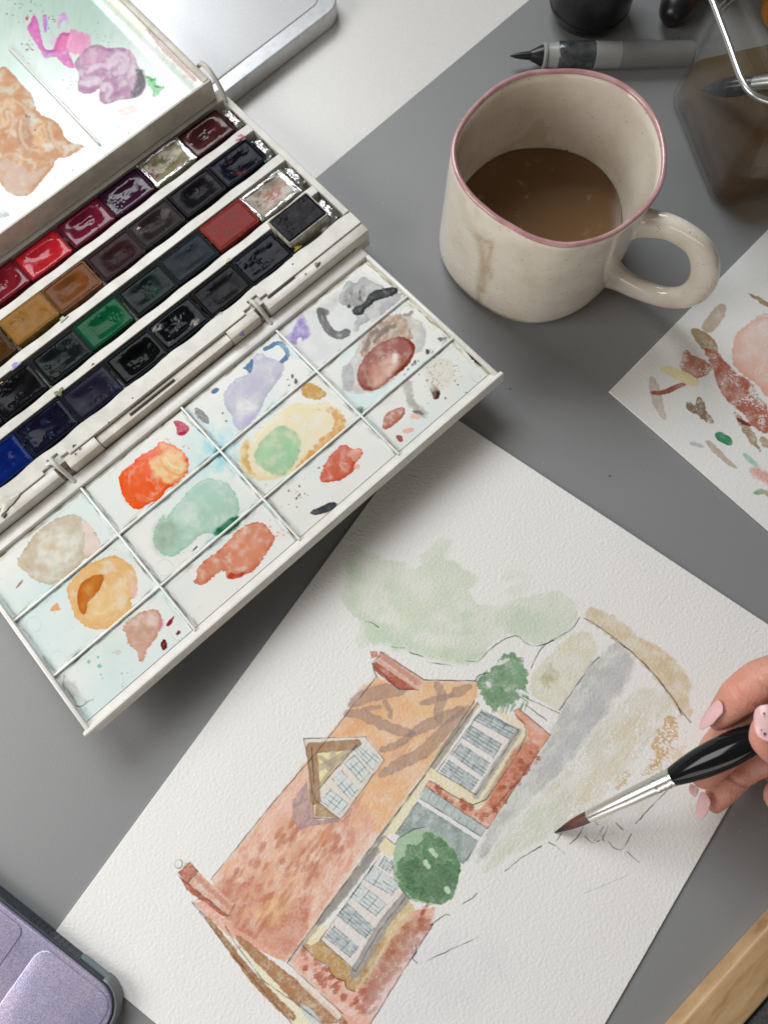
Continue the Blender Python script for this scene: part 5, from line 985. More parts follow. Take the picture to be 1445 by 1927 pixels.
ml = nd(g, "ShaderNodeMath", operation='MULTIPLY'); lk(g, sp.outputs[0], ml.inputs[0]); lk(g, gate.outputs[0], ml.inputs[1])
mx = nd(g, "ShaderNodeMix", data_type='RGBA'); lk(g, ml.outputs[0], mx.inputs[0]); lk(g, base, mx.inputs[6]); mx.inputs[7].default_value = (0.16, 0.12, 0.09, 1)
at_ = nd(g, "ShaderNodeAttribute", attribute_name="stain_shade"); tn = noise(g, v, 90, 4)
m2 = nd(g, "ShaderNodeMath", operation='MULTIPLY'); lk(g, at_.outputs["Fac"], m2.inputs[0]); lk(g, tn, m2.inputs[1])
mx2 = nd(g, "ShaderNodeMix", data_type='RGBA'); lk(g, m2.outputs[0], mx2.inputs[0]); lk(g, mx.outputs[2], mx2.inputs[6]); mx2.inputs[7].default_value = (0.36, 0.22, 0.08, 1)
lk(g, mx2.outputs[2], bsdf(g).inputs["Base Color"]); bump(g, noise(g, v, 60, 3), 0.12, 0.0008)
prof = [(0.985, MH - .0004, .0), (1.0, MH - .003, 0), (1.003, MH - .010, 0), (1.006, MH * .75, .03), (1.010, MH * .5, .08), (1.016, MH * .3, .12), (1.020, MH * .16, .16), (1.016, MH * .085, .18), (0.99, MH * .03, .2), (0.93, 0.0006, .22), (0.6, 0.0012, .3)]
pz = np.array([p[1] for p in prof]); 
rings = []
for k in range(len(prof) - 1):
    for t in np.linspace(0, 1, 6, endpoint=False): rings.append(ring_pts(*(prof[k][0] * (1 - t) + prof[k + 1][0] * t, prof[k][1] * (1 - t) + prof[k + 1][1] * t, 0, prof[k][2] * (1 - t) + prof[k + 1][2] * t)))
rings.append(ring_pts(0.6, 0.0012, 0, .3))
inner = [(0.985, MH - .0004, 0, 0), (1, MH - .003, -.0022, 0), (1, MH * .7, -.0028, .05), (1, MH * .45, -.0034, .12), (0.97, MH * .25, -.0046, .3), (0.86, MH * .12, -.0046, .4), (0.6, MH * .09, -.004, .5)]
body_r = rings[::-1]
for k in range(len(inner) - 1):
    for t in np.linspace(0, 1, 5, endpoint=False): body_r.append(ring_pts(*[inner[k][j] * (1 - t) + inner[k + 1][j] * t for j in range(4)]))
body = loft(body_r, "mug_body", g, mug, None, True)
co = np.empty(len(body.data.vertices) * 3, np.float32); body.data.vertices.foreach_get("co", co); co = co.reshape(-1, 3) + np.array([rc[0], rc[1], 0])
px, py = proj(co); px = px.astype(np.float32); py = py.astype(np.float32); st = np.zeros(len(co), np.float32)
outer_ = np.hypot(co[:, 0] - rc[0], co[:, 1] - rc[1]) > 0.9 * Rm
for P, w in (([(900,448),(909,486),(902,530),(899,575)],5.5),([(924,455),(919,500),(923,522)],4.5),([(893,440),(903,452),(916,456)],4),([(912,500),(906,545)],8)):
    d, t = sdline(px, py, P); st = np.maximum(st, np.exp(-(d / w) ** 2) * (co[:, 1] < rc[1]) * outer_)
CZ0 = 0.0262; zz = co[:, 2]; st = np.maximum(st, 1.0 * np.exp(-((zz - MH * .62 - .003 * np.sin(5 * np.arctan2(co[:, 1] - rc[1], co[:, 0] - rc[0]))) / .0022) ** 2) * (~outer_) * np.clip(fbm(np.arctan2(co[:, 1] - rc[1], co[:, 0] - rc[0]) * 5, zz * 300, 3, 4) * 2.4, 0, 1))
st = np.maximum(st, 0.42 * (~outer_) * (zz > .004) * np.clip(1.15 - (zz - CZ0) / .05, 0, 1)); at2 = body.data.attributes.new("stain_shade", 'FLOAT', 'POINT'); at2.data.foreach_set("value", np.clip(st * 1.2, 0, 1))  # coffee film inside, strengthened so the glaze colour also carries the interior's shade
pink = mat('pink_glaze', (0.50, 0.235, 0.255), 0.12, 0, 0.5, Coat_Weight=0.5, Coat_Roughness=0.05); pv = coords(pink)
lk(pink, ramp(pink, noise(pink, pv, 120, 3), [(0.35, (0.44, 0.21, 0.22)), (0.7, (0.60, 0.36, 0.36))]), bsdf(pink).inputs["Base Color"])
rp = ring_pts(0.978, MH - 0.0006)
V = []; 
for k in range(NT):
    rad_dir = unit(np.array([math.cos(TH_[k]), math.sin(TH_[k]), 0])); wv = 1 + 0.12 * math.sin(3 * TH_[k]) + 0.08 * math.sin(7 * TH_[k])
    for j in range(12): t = 2 * math.pi * j / 12; V.append(rp[k] + rad_dir * 0.00115 * math.cos(t) + np.array([0, 0, 0.0011 * wv * math.sin(t)]))
i = np.arange(NT)[:, None]; j = np.arange(12)[None]
Qr = np.stack([i * 12 + j, ((i + 1) % NT) * 12 + j, ((i + 1) % NT) * 12 + (j + 1) % 12, i * 12 + (j + 1) % 12], -1).reshape(-1, 4)
raw("mug_rim", V, Qr, pink, mug)
ha = rad(-29); hd = np.array([math.cos(ha), math.sin(ha), 0]); hz = np.array([0, 0, 1.0]); hb = np.array([rc[0], rc[1], 0])
Rl = float(R0[np.argmin(np.abs(TH_ - ha))]) * 1000
hp = spline([hb + hd * r_m * .001 + hz * z_m * .001 for r_m, z_m in ((Rl - 3.0,53.0),(Rl + 2.2,54.8),(55.8,58.5),(68.3,56),(76.5,46.5),(80.5,34),(79,22),(71.5,13.5),(58,10),(Rl + 4.5,10.3),(Rl - 3.0,11.3))], 7)
n = len(hp); tt = np.linspace(0, 1, n); wr = [((0.0064 + 0.0042 * (2 * abs(t - .5)) ** 6, 0.0040 + 0.0034 * (2 * abs(t - .5)) ** 6)) for t in tt]
hbm = sweep(hp, wr, 20, up=np.cross(hd, hz) * -1 + 0.0001 * hz); hbm.verts.ensure_lookup_table()
for v_ in list(hbm.verts):             # seat both ends inside the wall of the mug
    q = np.array(v_.co)[:2] - rc; a_ = math.atan2(q[1], q[0]); k_ = int(np.argmin(np.abs(TH_ - a_))); f_ = max(1.0, (R0[k_] * 1.0 - 0.0010) / np.linalg.norm(q)); v_.co.x = rc[0] + q[0] * f_; v_.co.y = rc[1] + q[1] * f_
from_bm("handle", hbm, g, mug, None, True)
def sweep_fix(): pass
cof = mat('coffee', (0.10, 0.048, 0.022), 0.22, 0, 0.16); cvv = coords(cof)
foam = noise(cof, cvv, 75, 5, 0.7); lk(cof, ramp(cof, foam, [(0.0, (0.150, 0.082, 0.038)), (0.58, (0.172, 0.097, 0.047)), (0.68, (0.29, 0.205, 0.125))]), bsdf(cof).inputs["Base Color"])
CZ = 0.0262; rr2 = [ring_pts(0.99 * s, CZ + (0.0004 if s == 1 else 0), -.0044 * s, .18) for s in (1, 0.985, .7, .35, .02)]
loft(rr2, "coffee", cof, mug, None, True)
for x, y, r in ((1180,380,.0009),(1186,391,.0007),(1190,399,.0005),(1175,371,.0005),(1066,284,.0005),(948,297,.0005)):
    bm = bmesh.new(); bmesh.ops.create_uvsphere(bm, u_segments=12, v_segments=8, radius=r, matrix=Matrix.Translation(Vector(at(x, y, CZ + .0004))))
    from_bm("coffee_bubble", bm, cof, mug, None, True)

# ------------------------------------------------------------------ things along the far side of the mat
def tube_part(name, pts, radii, mtl, parent, label=None, nseg=24, flat=1.0, smooth=True):
    return autosmooth(from_bm(name, sweep(np.array(pts), radii, nseg, flat), mtl, parent, label, smooth), 45)
clear = mat('clear_grey_plastic', (0.30, 0.30, 0.29), 0.35, 0, 0.3); 
frost = speckled('frosted_plastic', (0.27, 0.27, 0.255), (0.31, 0.31, 0.295), 120, 0.4, spec=0.25)
darkw = speckled('smoky_plastic', (0.02, 0.024, 0.03), (0.10, 0.105, 0.11), 130, 0.18)
def murk(name, tint, body, keep, rough=0.06):
    m = bpy.data.materials.new(name); m.use_nodes = True; nt = m.node_tree; b = nt.nodes["Principled BSDF"]; b.inputs["Base Color"].default_value = (*body, 1); b.inputs["Roughness"].default_value = rough; b.inputs["Specular IOR Level"].default_value = 0.3
    t = nt.nodes.new("ShaderNodeBsdfTransparent"); t.inputs[0].default_value = (*tint, 1); x = nt.nodes.new("ShaderNodeMixShader"); x.inputs[0].default_value = keep
    nt.links.new(b.outputs[0], x.inputs[1]); nt.links.new(t.outputs[0], x.inputs[2]); nt.links.new(x.outputs[0], nt.nodes["Material Output"].inputs[0]); return m
barrel = murk('clear_barrel', (0.86, 0.86, 0.85), (0.32, 0.32, 0.31), 0.45, 0.3)
w0 = at(963, 105, 0.0066); w1 = at(1300, 101, 0.0066); wd = unit(w1 - w0)
pen = empty("water_brush", (w0 + w1) / 2 * np.array([1, 1, 0]), "clear plastic water brush with a black pointed tip lying behind the mug", "brush")
L = lambda x: w0 + (w1 - w0) * ((x - 963) / (1300 - 963))
tube_part("bristle_tip", [L(959), L(968), L(980), L(1000)], [.0002, .0011, .0017, .0022], M['black_matt'], pen)
tube_part("tip_cone", [L(998), L(1002), L(1018), L(1021)], [.0026, .0030, .0050, .0050], M['black_matt'], pen)
tube_part("collar", [L(1020), L(1022), L(1026), L(1028), L(1030), L(1044), L(1046), L(1049)], [.0052, .0062, .0062, .0054, .0056, .0058, .0062, .0062], clear, pen)
tube_part("ink_chamber", [L(1048), L(1050), L(1078), L(1082), L(1096), L(1112), L(1116)], [.0062, .0066, .0066, .0062, .0066, .0066, .0066], darkw, pen)
gp, gr = [], []
for k in range(21):
    x = 1115 + 50 * k / 20; gp.append(L(x)); gr.append(.0065 + (.00022 if k % 2 else 0))
tube_part("grip", gp, gr, clear, pen)
tube_part("barrel", [L(1165), L(1167), L(1220), L(1226), L(1296), L(1302)], [.0066, .0067, .0067, .0062, .0062, .0053], barrel, pen)
bc = at(1101, 26, 0.0); bo = empty("ink_bottle", (bc[0], bc[1], 0), "round black bottle standing behind the water brush, cut off by the top of the picture", "bottle")
def lathe(name, c, prof, mtl, parent, n=48, label=None):
    bm = bmesh.new(); R = [[bm.verts.new((c[0] + r * math.cos(2 * math.pi * k / n), c[1] + r * math.sin(2 * math.pi * k / n), z)) for k in range(n)] for r, z in prof]
    for a, b in zip(R[:-1], R[1:]):
        for k in range(n): bm.faces.new((a[k], a[(k + 1) % n], b[(k + 1) % n], b[k]))
    bm.faces.new(R[0][::-1]); bm.faces.new(R[-1]); return autosmooth(from_bm(name, bm, mtl, parent, label), 40)
blk = speckled('bottle_black', (0.012, 0.012, 0.013), (0.022, 0.022, 0.024), 60, 0.30)
BS = 1.22
lathe("bottle_body", bc, [(r * BS, z * BS) for r, z in [(.006,0),(.0115,.0004),(.0150,.0020),(.0172,.0055),(.0180,.010),(.0178,.024),(.0165,.030),(.0120,.034),(.0090,.036),(.0085,.040)]], blk, bo)
lathe("bottle_cap", bc, [(r * BS, z * BS) for r, z in [(.0098,.0402),(.0102,.0410),(.0102,.054),(.0095,.0555)]], M['black_matt'], bo)
lathe("bottle_seam", bc, [(r * BS, z * BS) for r, z in [(.01776,.0070),(.0180,.0076),(.01815,.0082),(.0180,.0086)]], blk, bo)
k0 = at(1262, 36, 0.0095); k1 = at(1312, -60, 0.0095)
pen2 = empty("black_pen", (k0[0], k0[1], 0), "thick matt black round ended pen lying near the water jar at the top edge", "pen")
kd = unit(k1 - k0); kp = [k0 - kd * .0010, k0 - kd * .0006, k0 + kd * .0012, k0 + kd * .0040, k0 + kd * .0085, k1, k1 + kd * .06]
tube_part("pen_barrel", kp[2:], [.0062, .0082, .0094, .0094, .0094], M['black_matt'], pen2); 
tube_part("pen_end", [k0 - kd * .0016, k0 - kd * .0012, k0 - kd * .0004, k0 + kd * .0012], [.0014, .0034, .0050, .00615], M['black_matt'], pen2)
# jar of dirty paint water with a wire bail
ja = at(1250, 172, 0.0); jb = at(1342, 402, 0.0); ju = unit(jb - ja); jr = np.array([-ju[1], ju[0], 0]); jl = float(np.linalg.norm(jb - ja))
JF = Frame(ja, ju, jr)
jar = empty("water_jar", JF.P(jl / 2, jl / 2, 0), "square clear jar of dirty brown paint water with a bent wire bail", "jar")
glass = bpy.data.materials.new("thin_glass"); glass.use_nodes = True; nt = glass.node_tree; nt.nodes.clear()
out = nt.nodes.new("ShaderNodeOutputMaterial"); mixs = nt.nodes.new("ShaderNodeMixShader"); tr = nt.nodes.new("ShaderNodeBsdfTransparent"); gl = nt.nodes.new("ShaderNodeBsdfGlossy"); lw = nt.nodes.new("ShaderNodeLayerWeight"); fr_ = nt.nodes.new("ShaderNodeMapRange"); lw.inputs[0].default_value = 0.35; fr_.inputs[3].default_value = 0.04; fr_.inputs[4].default_value = 0.5; fr_.inputs[1].default_value = 0.3; nt.links.new(lw.outputs["Facing"], fr_.inputs[0])
tr.inputs[0].default_value = (0.95, 0.955, 0.945, 1); gl.inputs["Roughness"].default_value = 0.04
nt.links.new(fr_.outputs[0], mixs.inputs[0]); nt.links.new(tr.outputs[0], mixs.inputs[1]); nt.links.new(gl.outputs[0], mixs.inputs[2]); nt.links.new(mixs.outputs[0], out.inputs[0])
water = murk('dirty_water', (0.82, 0.60, 0.38), (0.27, 0.15, 0.058), 0.58)
wtop = murk('dirty_water_surface', (0.86, 0.77, 0.63), (0.22, 0.17, 0.115), 0.66, 0.05)
def jring(inset, r, n=6): return rrect(inset, jl - inset, inset, jl - inset, max(r - inset, .002), n)
def jshell(levels, name, mtl, parent, bottom=True, topcap=False):
    bm = bmesh.new(); R = [[bm.verts.new(JF.P(x, y, z)) for x, y in jring(ins, .011)] for ins, z in levels]; n = len(R[0])
    for a, b in zip(R[:-1], R[1:]):
        for k in range(n): bm.faces.new((a[k], a[(k + 1) % n], b[(k + 1) % n], b[k]))
    if bottom: bm.faces.new(R[0][::-1])
    if topcap: bm.faces.new(R[-1])
    return from_bm(name, bm, mtl, parent, None, True)
autosmooth(jshell([(.003,.0003),(.0008,.0015),(0,.004),(.0004,.055),(.0030,.061),(.0062,.064),(.0062,.070),(.0074,.0704),(.0078,.070),(.0078,.064),(.005,.060),(.0022,.054),(.0018,.005),(.004,.0028)], "jar_glass", glass, jar), 50)
jshell([(.0050,.0030),(.0024,.0052),(.0026,.0210)], "water", water, jar)
bm = bmesh.new(); bm.faces.new([bm.verts.new(JF.P(x, y, .0211)) for x, y in jring(.0026, .011)]); from_bm("water_surface", bm, wtop, jar)
wp = [(1318,-60),(1330,-22),(1342,8),(1357,48),(1372,88),(1386,128),(1396,152),(1408,170),(1424,182),(1446,190),(1475,196)]
tube_part("wire_bail", spline([at(x, y, .072) for x, y in wp], 5), [.00135] * (5 * (len(wp) - 1) + 1), M['ferrule'], jar, None, 14)
b0_ = at(1318, 170, .0225); b1_ = at(1500, 150, .050); BL_ = lambda t: b0_ + (b1_ - b0_) * t
jb_ = empty("resting_brush", BL_(.3), "dark round brush resting in the jar of dirty brown water", "brush")
grb = speckled('wet_bristles', (0.02, 0.02, 0.024), (0.07, 0.07, 0.08), 300, 0.25)
tube_part("bristles", [BL_(t) for t in (0, .06, .14, .28, .42, .52, .58)], [.0003, .0012, .0030, .0044, .0046, .0038, .0034], grb, jb_)
tube_part("ferrule", [BL_(t) for t in (.57, .6, .9)], [.0037, .0038, .0042], M['ferrule'], jb_); tube_part("handle", [BL_(t) for t in (.9, 1.0, 1.5)], [.0042, .0050, .0050], M['black_gloss'], jb_)
oc = at(1482, 30, 0); ob = empty("orange_bottle", (oc[0], oc[1], 0), "orange bottle half hidden behind the water jar at the right edge", "bottle")
org = speckled('orange_plastic', (0.42, 0.16, 0.015), (0.50, 0.20, 0.02), 40, 0.4); lathe("bottle_body", oc, [(.012,0),(.0155,.001),(.0165,.004),(.0165,.034),(.013,.040),(.009,.043)], org, ob); lathe("bottle_cap", oc, [(.0098,.043),(.0104,.044),(.0104,.052),(.0096,.053)], mat('orange_cap', (0.55, 0.28, 0.04), 0.4), ob)
tc = at(1372, -32, 0); tb = empty("blue_bottle", (tc[0], tc[1], 0), "small blue bottle just showing behind the jar at the top edge", "bottle")
lathe("bottle_body", tc, [(.009,0),(.0115,.001),(.0120,.004),(.0120,.026),(.009,.031)], speckled('blue_plastic', (0.06, 0.13, 0.18), (0.08, 0.17, 0.23), 40, 0.35), tb); lathe("bottle_cap", tc, [(.0075,.031),(.0078,.032),(.0078,.040),(.007,.041)], M['black_matt'], tb)

# ------------------------------------------------------------------ tablet in a shimmering folio, bottom left
TZ = 0.0085
ta = at(0, 1690, TZ); tb_ = at(200, 1851, TZ); td = unit(tb_ - ta); tn_ = np.array([td[1], -td[0], 0])   # along the top edge; towards the viewer
tcorner = at(238, 1884, TZ)
tl = float((tcorner - ta) @ td)
TF = Frame(ta + td * tl, -td, tn_)
tab = empty("tablet", TF.P(0.06, 0.08, 0.001 - TZ), "tablet in a shimmering purple folio cover with speaker holes in its dark edge", "tablet")
dk = speckled('tablet_edge', (0.050, 0.062, 0.075), (0.075, 0.090, 0.105), 200, 0.35, metal=0.3)
bm = bmesh.new(); prism(bm, TF, rrect(0, 0.24, 0, 0.17, 0.0115, 10), 0.0004 - TZ, -0.0012, 0.0009, 3); autosmooth(from_bm("shell", bm, dk, tab), 35)
hol = mat('iridescent_purple', (0.30, 0.26, 0.44), 0.34, 0.35, 0.5); hv = coords(hol)
n1 = noise(hol, hv, 26, 3); c1 = ramp(hol, n1, [(0.30, (0.34, 0.33, 0.52)), (0.46, (0.43, 0.38, 0.53)), (0.60, (0.48, 0.41, 0.52)), (0.76, (0.50, 0.54, 0.56))])
fl = nd(hol, "ShaderNodeTexNoise"); fl.inputs["Scale"].default_value = 1700; fl.inputs["Detail"].default_value = 2; lk(hol, hv, fl.inputs["Vector"])
mm = nd(hol, "ShaderNodeMix", data_type='RGBA', blend_type='OVERLAY'); mm.inputs[0].default_value = 0.55; lk(hol, c1, mm.inputs[6]); lk(hol, ramp(hol, fl.outputs["Fac"], [(0.3, (0.28, 0.28, 0.28)), (0.72, (0.82, 0.82, 0.82))]), mm.inputs[7]); lk(hol, mm.outputs[2], bsdf(hol).inputs["Base Color"]); bump(hol, fl.outputs["Fac"], 0.35, 0.0002)
pale = mat('iridescent_rim', (0.44, 0.42, 0.52), 0.30, 0.4); pv = coords(pale); lk(pale, ramp(pale, noise(pale, pv, 30, 3), [(0.35, (0.42, 0.40, 0.60)), (0.5, (0.50, 0.45, 0.60)), (0.68, (0.48, 0.58, 0.56))]), bsdf(pale).inputs["Base Color"]); bump(pale, noise(pale, pv, 1600, 2), 0.3, 0.0002)
bm = bmesh.new(); prism(bm, TF, rrect(0.0012, 0.2388, 0.0012, 0.1688, 0.0105, 10), -0.0014, 0.0004, 0.0007, 3); autosmooth(from_bm("folio_cover", bm, hol, tab), 35)
g0 = TF.L(50, 1752); g1 = TF.L(75, 1775)
gx0, gx1 = (tl - 0.0), 0
pa_ = TF.L(78, 1779)[0]; pb_ = TF.L(47, 1752)[0]
for s0_, s1_ in ((0.0034, pa_), (pb_, pb_ + 0.055), (pb_ + 0.059, pb_ + 0.11)):
    bm = bmesh.new(); prism(bm, TF, rrect(s0_, s1_, 0.0030, 0.165, 0.0034 if s0_ > .01 else 0.0058, 6), -0.0002, 0.0009, 0.0008, 4); autosmooth(from_bm("cover_panel", bm, hol, tab), 35)
for k in range(9):
    for r2 in range(2):
        a = TF.L(62 + 8.4 * k, 1719 + 7.0 * k)[0]; bm = bmesh.new(); z = -0.0030 - 0.0026 * r2
        q = [TF.P(a + 0.00045 * math.cos(t), -0.00012, z + 0.00055 * math.sin(t)) for t in np.linspace(0, 2 * math.pi, 10, endpoint=False)]; q2 = [p + TF.v * 0.0008 for p in q]
        v1 = [bm.verts.new(p) for p in q]; v2 = [bm.verts.new(p) for p in q2]; bm.faces.new(v1)
        for i in range(10): bm.faces.new((v1[i], v1[(i + 1) % 10], v2[(i + 1) % 10], v2[i]))
        from_bm("speaker_hole", bm, M['plastic_dark'], tab)
ga = sorted((TF.L(152, 1798)[0], TF.L(204, 1842)[0]))
bm = bmesh.new(); prism(bm, Frame(TF.P(0, -0.0004, -0.0045), TF.u, TF.n), rrect(ga[0], ga[1], -0.0017, 0.0017, 0.0015, 5), -0.0006, 0.0006, 0.0003, 2); from_bm("button", bm, speckled('blue_grey', (0.16, 0.21, 0.24), (0.20, 0.25, 0.28), 90, 0.35), tab)
bm = bmesh.new(); 
pth = [TF.P(0.0125, -0.0002, -.0042)] + [TF.P(0.0115 - 0.0115 * math.sin(t), 0.0115 - 0.0117 * math.cos(t), -.0042) for t in np.linspace(.15, 1.4, 8)] + [TF.P(-0.0002, 0.0145, -.0042)]
from_bm("corner_guard", sweep(np.array(pth), [(.0012, .0036)] * len(pth), 14), speckled('guard_grey', (0.14, 0.155, 0.16), (0.18, 0.195, 0.20), 90, 0.45), tab, None, True)

# ------------------------------------------------------------------ wooden board, bottom right
wa = at(1248, 1927, 0.0); wb = at(1445, 1707, 0.0); wa[2] = wb[2] = 0.008; wu = unit(wb - wa); wv = np.array([wu[1], -wu[0], 0])
WF = Frame(wa - wu * .06, wu, wv); wl = float((at(1425, 1904, 0.008) - wa) @ wv)
wood = mat('oak', (0.45, 0.28, 0.13), 0.42); wc = nd(wood, "ShaderNodeTexCoord"); mp = nd(wood, "ShaderNodeMapping"); mp.inputs["Rotation"].default_value = (0, 0, -math.atan2(wu[1], wu[0])); mp.inputs["Scale"].default_value = (1, 9, 1)
mp.inputs["Scale"].default_value = (1, 1, 1); m0 = nd(wood, "ShaderNodeMapping"); m0.inputs["Scale"].default_value = (1, 8, 1); lk(wood, wc.outputs["Object"], mp.inputs["Vector"]); lk(wood, mp.outputs["Vector"], m0.inputs["Vector"]); vv = m0.outputs["Vector"]
lk(wood, ramp(wood, noise(wood, vv, 42, 6, 0.65), [(0.30, (0.30, 0.17, 0.075)), (0.45, (0.42, 0.265, 0.13)), (0.62, (0.49, 0.325, 0.17)), (0.8, (0.54, 0.375, 0.21))]), bsdf(wood).inputs["Base Color"]); bump(wood, noise(wood, vv, 160, 4), 0.2, 0.0002)
bm = bmesh.new(); prism(bm, WF, rect(0, 0.20, 0, wl), -0.0078, 0, 0.0022, 4); tag(autosmooth(from_bm("wooden_board", bm, wood), 35), "plain light oak board lying at the bottom right corner", "board")
bm = bmesh.new(); prism(bm, WF, rrect(0.02, 0.20, wl + 0.0022, wl + 0.05, 0.006, 5), -0.0078, -0.0028, 0.002, 3); tag(autosmooth(from_bm("felt_pad", bm, speckled('charcoal_felt', (0.035, 0.035, 0.037), (0.07, 0.07, 0.072), 900, 0.95, 0.6, 0.0006, 700)), 35), "charcoal pad of rough felt just showing beyond the wooden board", "pad")

# ------------------------------------------------------------------ paint brush in the hand
bt = at(1043, 1567, 0.0012); be = at(1420, 1388, 0.056); BD = be - bt; bdn = unit(BD)
def bp(x):                                          # point of the brush axis that the photo shows at column x
    lo, hi = -0.1, 1.6
    for _ in range(40):
        m_ = (lo + hi) / 2
        if proj(bt + BD * m_)[0] < x: lo = m_
        else: hi = m_
    return bt + BD * lo
def br(x, wpx): p = bp(x); dep = -((p[1]) * -ST + (p[2] - CAM_H) * CT); return wpx / 2 * dep / F_PX
brush = empty("paint_brush", bp(1265), "black handled paint brush with silver ferrule and brown bristles touching the painting", "brush")
bri = mat('sable', (0.06, 0.018, 0.012), 0.32); bv = nd(bri, "ShaderNodeTexCoord"); bm_ = nd(bri, "ShaderNodeMapping")
axis_e = Vector(bdn).to_track_quat('X', 'Z').to_euler(); 
att = nd(bri, "ShaderNodeAttribute", attribute_name="along"); ang_ = nd(bri, "ShaderNodeAttribute", attribute_name="around"); cb_ = nd(bri, "ShaderNodeCombineXYZ"); lk(bri, ang_.outputs["Fac"], cb_.inputs[0]); lk(bri, att.outputs["Fac"], cb_.inputs[1])
nb_ = nd(bri, "ShaderNodeTexNoise"); nb_.inputs["Scale"].default_value = 1.0; mpb = nd(bri, "ShaderNodeMapping"); mpb.inputs["Scale"].default_value = (26, 1.4, 1); lk(bri, cb_.outputs[0], mpb.inputs[0]); lk(bri, mpb.outputs[0], nb_.inputs["Vector"])
cr1 = ramp(bri, att.outputs["Fac"], [(0.0, (0.008, 0.006, 0.006)), (0.3, (0.03, 0.012, 0.010)), (0.6, (0.135, 0.038, 0.024)), (1.0, (0.12, 0.034, 0.022))])
mb = nd(bri, "ShaderNodeMix", data_type='RGBA', blend_type='MULTIPLY'); mb.inputs[0].default_value = 0.7; lk(bri, cr1, mb.inputs[6]); lk(bri, ramp(bri, nb_.outputs["Fac"], [(0.3, (0.35, 0.35, 0.35)), (0.7, (1, 1, 1))]), mb.inputs[7]); lk(bri, mb.outputs[2], bsdf(bri).inputs["Base Color"]); bump(bri, nb_.outputs["Fac"], 0.5, 0.0003)
xs = [(1043,1.6),(1048,4),(1056,8),(1066,13),(1078,17.5),(1092,20.5),(1104,21.5),(1112,21)]
pts = spline([bp(x) for x, w in xs], 4); wr_ = spline([[br(x, w)] for x, w in xs], 4)[:, 0]
o = from_bm("bristles", sweep(pts, list(wr_), 28), bri, brush, None, True)
nv = len(o.data.vertices); al = np.repeat(np.linspace(0, 1, len(pts)), 28); ar = np.tile(np.abs(np.linspace(-1, 1, 28)), len(pts))
for nme, val in (("along", al), ("around", ar)): q = o.data.attributes.new(nme, 'FLOAT', 'POINT'); q.data.foreach_set("value", val.astype(np.float32)[:nv])
fx = [(1107,21),(1109,22.5),(1180,28),(1232,32),(1236,33.5),(1240,30.5),(1244,34),(1249,31),(1253,34.5),(1258,31.5),(1262,35),(1267,35)]
tube_part("ferrule", [bp(x) for x, w in fx], [br(x, w) for x, w in fx], M['ferrule'], brush, None, 36)
hx = [(1264,33),(1267,35.5),(1280,42),(1300,50),(1325,57),(1350,60.5),(1375,61),(1400,58),(1430,51),(1480,42),(1560,36),(1600,34)]
pts = spline([bp(min(x, 1599)) for x, w in hx], 4); wr_ = spline([[br(min(x, 1599), w)] for x, w in hx], 4)[:, 0]
from_bm("handle", sweep(pts, list(wr_), 36), M['black_gloss'], brush, None, True)

# ------------------------------------------------------------------ hand holding the brush
person = empty("person", at(1500, 1450, 0.03), "hand with pale pink nails reaching in from the right to hold the black brush", "person")
skin = mat('skin', (0.52, 0.255, 0.175), 0.42, 0, 0.4, Subsurface_Weight=0.25, Subsurface_Scale=0.004)
bsdf(skin).inputs["Subsurface Radius"].default_value = (1.0, 0.35, 0.2)
sv_ = coords(skin); lk(skin, ramp(skin, noise(skin, sv_, 130, 6, 0.72), [(0.3, (0.56, 0.235, 0.17)), (0.55, (0.62, 0.30, 0.225)), (0.75, (0.66, 0.36, 0.28))]), bsdf(skin).inputs["Base Color"])
vo2 = nd(skin, "ShaderNodeTexVoronoi"); vo2.inputs["Scale"].default_value = 1100; lk(skin, sv_, vo2.inputs["Vector"]); bump(skin, vo2.outputs["Distance"], 0.40, 0.0003)
def hp_(x, y, z, rpx):
    p = at(x, y, z); dep = -((p[1]) * -ST + (p[2] - CAM_H) * CT); return (p, rpx * dep / F_PX)
CH = {
 'index': [(1349,1356,.046,19),(1362,1340,.050,27),(1381,1319,.055,33),(1404,1299,.060,37),(1440,1276,.064,39),(1490,1272,.066,41),(1560,1320,.062,46),(1640,1400,.055,54)],
 'middle': [(1322,1462,.0285,23),(1330,1448,.030,30),(1344,1428,.033,35.5),(1364,1402,.036,38),(1400,1366,.041,39),(1450,1335,.046,40),(1540,1350,.048,46),(1640,1420,.048,54)],
 'ring': [(1345,1513,.0130,17),(1350,1500,.0150,24),(1361,1482,.0175,29),(1384,1456,.021,32),(1430,1425,.027,35),(1500,1405,.034,42),(1640,1440,.040,56)],
 'little': [(1402,1452,.0100,17),(1412,1445,.0110,24),(1430,1436,.0130,29),(1470,1425,.017,33),(1540,1430,.026,42),(1640,1470,.032,54)],
 'thumb': [(1437,1362,.079,20),(1441,1378,.079,30),(1450,1392,.077,37),(1472,1405,.074,42),(1520,1432,.066,46),(1580,1470,.056,54),(1650,1500,.048,66)],
 'palm': [(1480,1500,.020,40),(1530,1490,.026,56),(1600,1480,.036,80),(1680,1490,.044,100),(1780,1520,.05,104),(1900,1560,.054,92)],
}
bm = bmesh.new()
for key, ch in CH.items():
    P = [hp_(*c) for c in ch]; pts = spline([p for p, r in P], 5); rs = spline([[r] for p, r in P], 5)[:, 0]
    for p, r in zip(pts[::1], rs): bmesh.ops.create_icosphere(bm, subdivisions=3, radius=r, matrix=Matrix.Translation(Vector(p)))
me = bpy.data.meshes.new("hand_blobs"); bm.to_mesh(me); bm.free()
tmp = bpy.data.objects.new("hand_blobs", me); COL.objects.link(tmp)
rm = tmp.modifiers.new("r", 'REMESH'); rm.mode = 'VOXEL'; rm.voxel_size = 0.0007; rm.use_smooth_shade = True
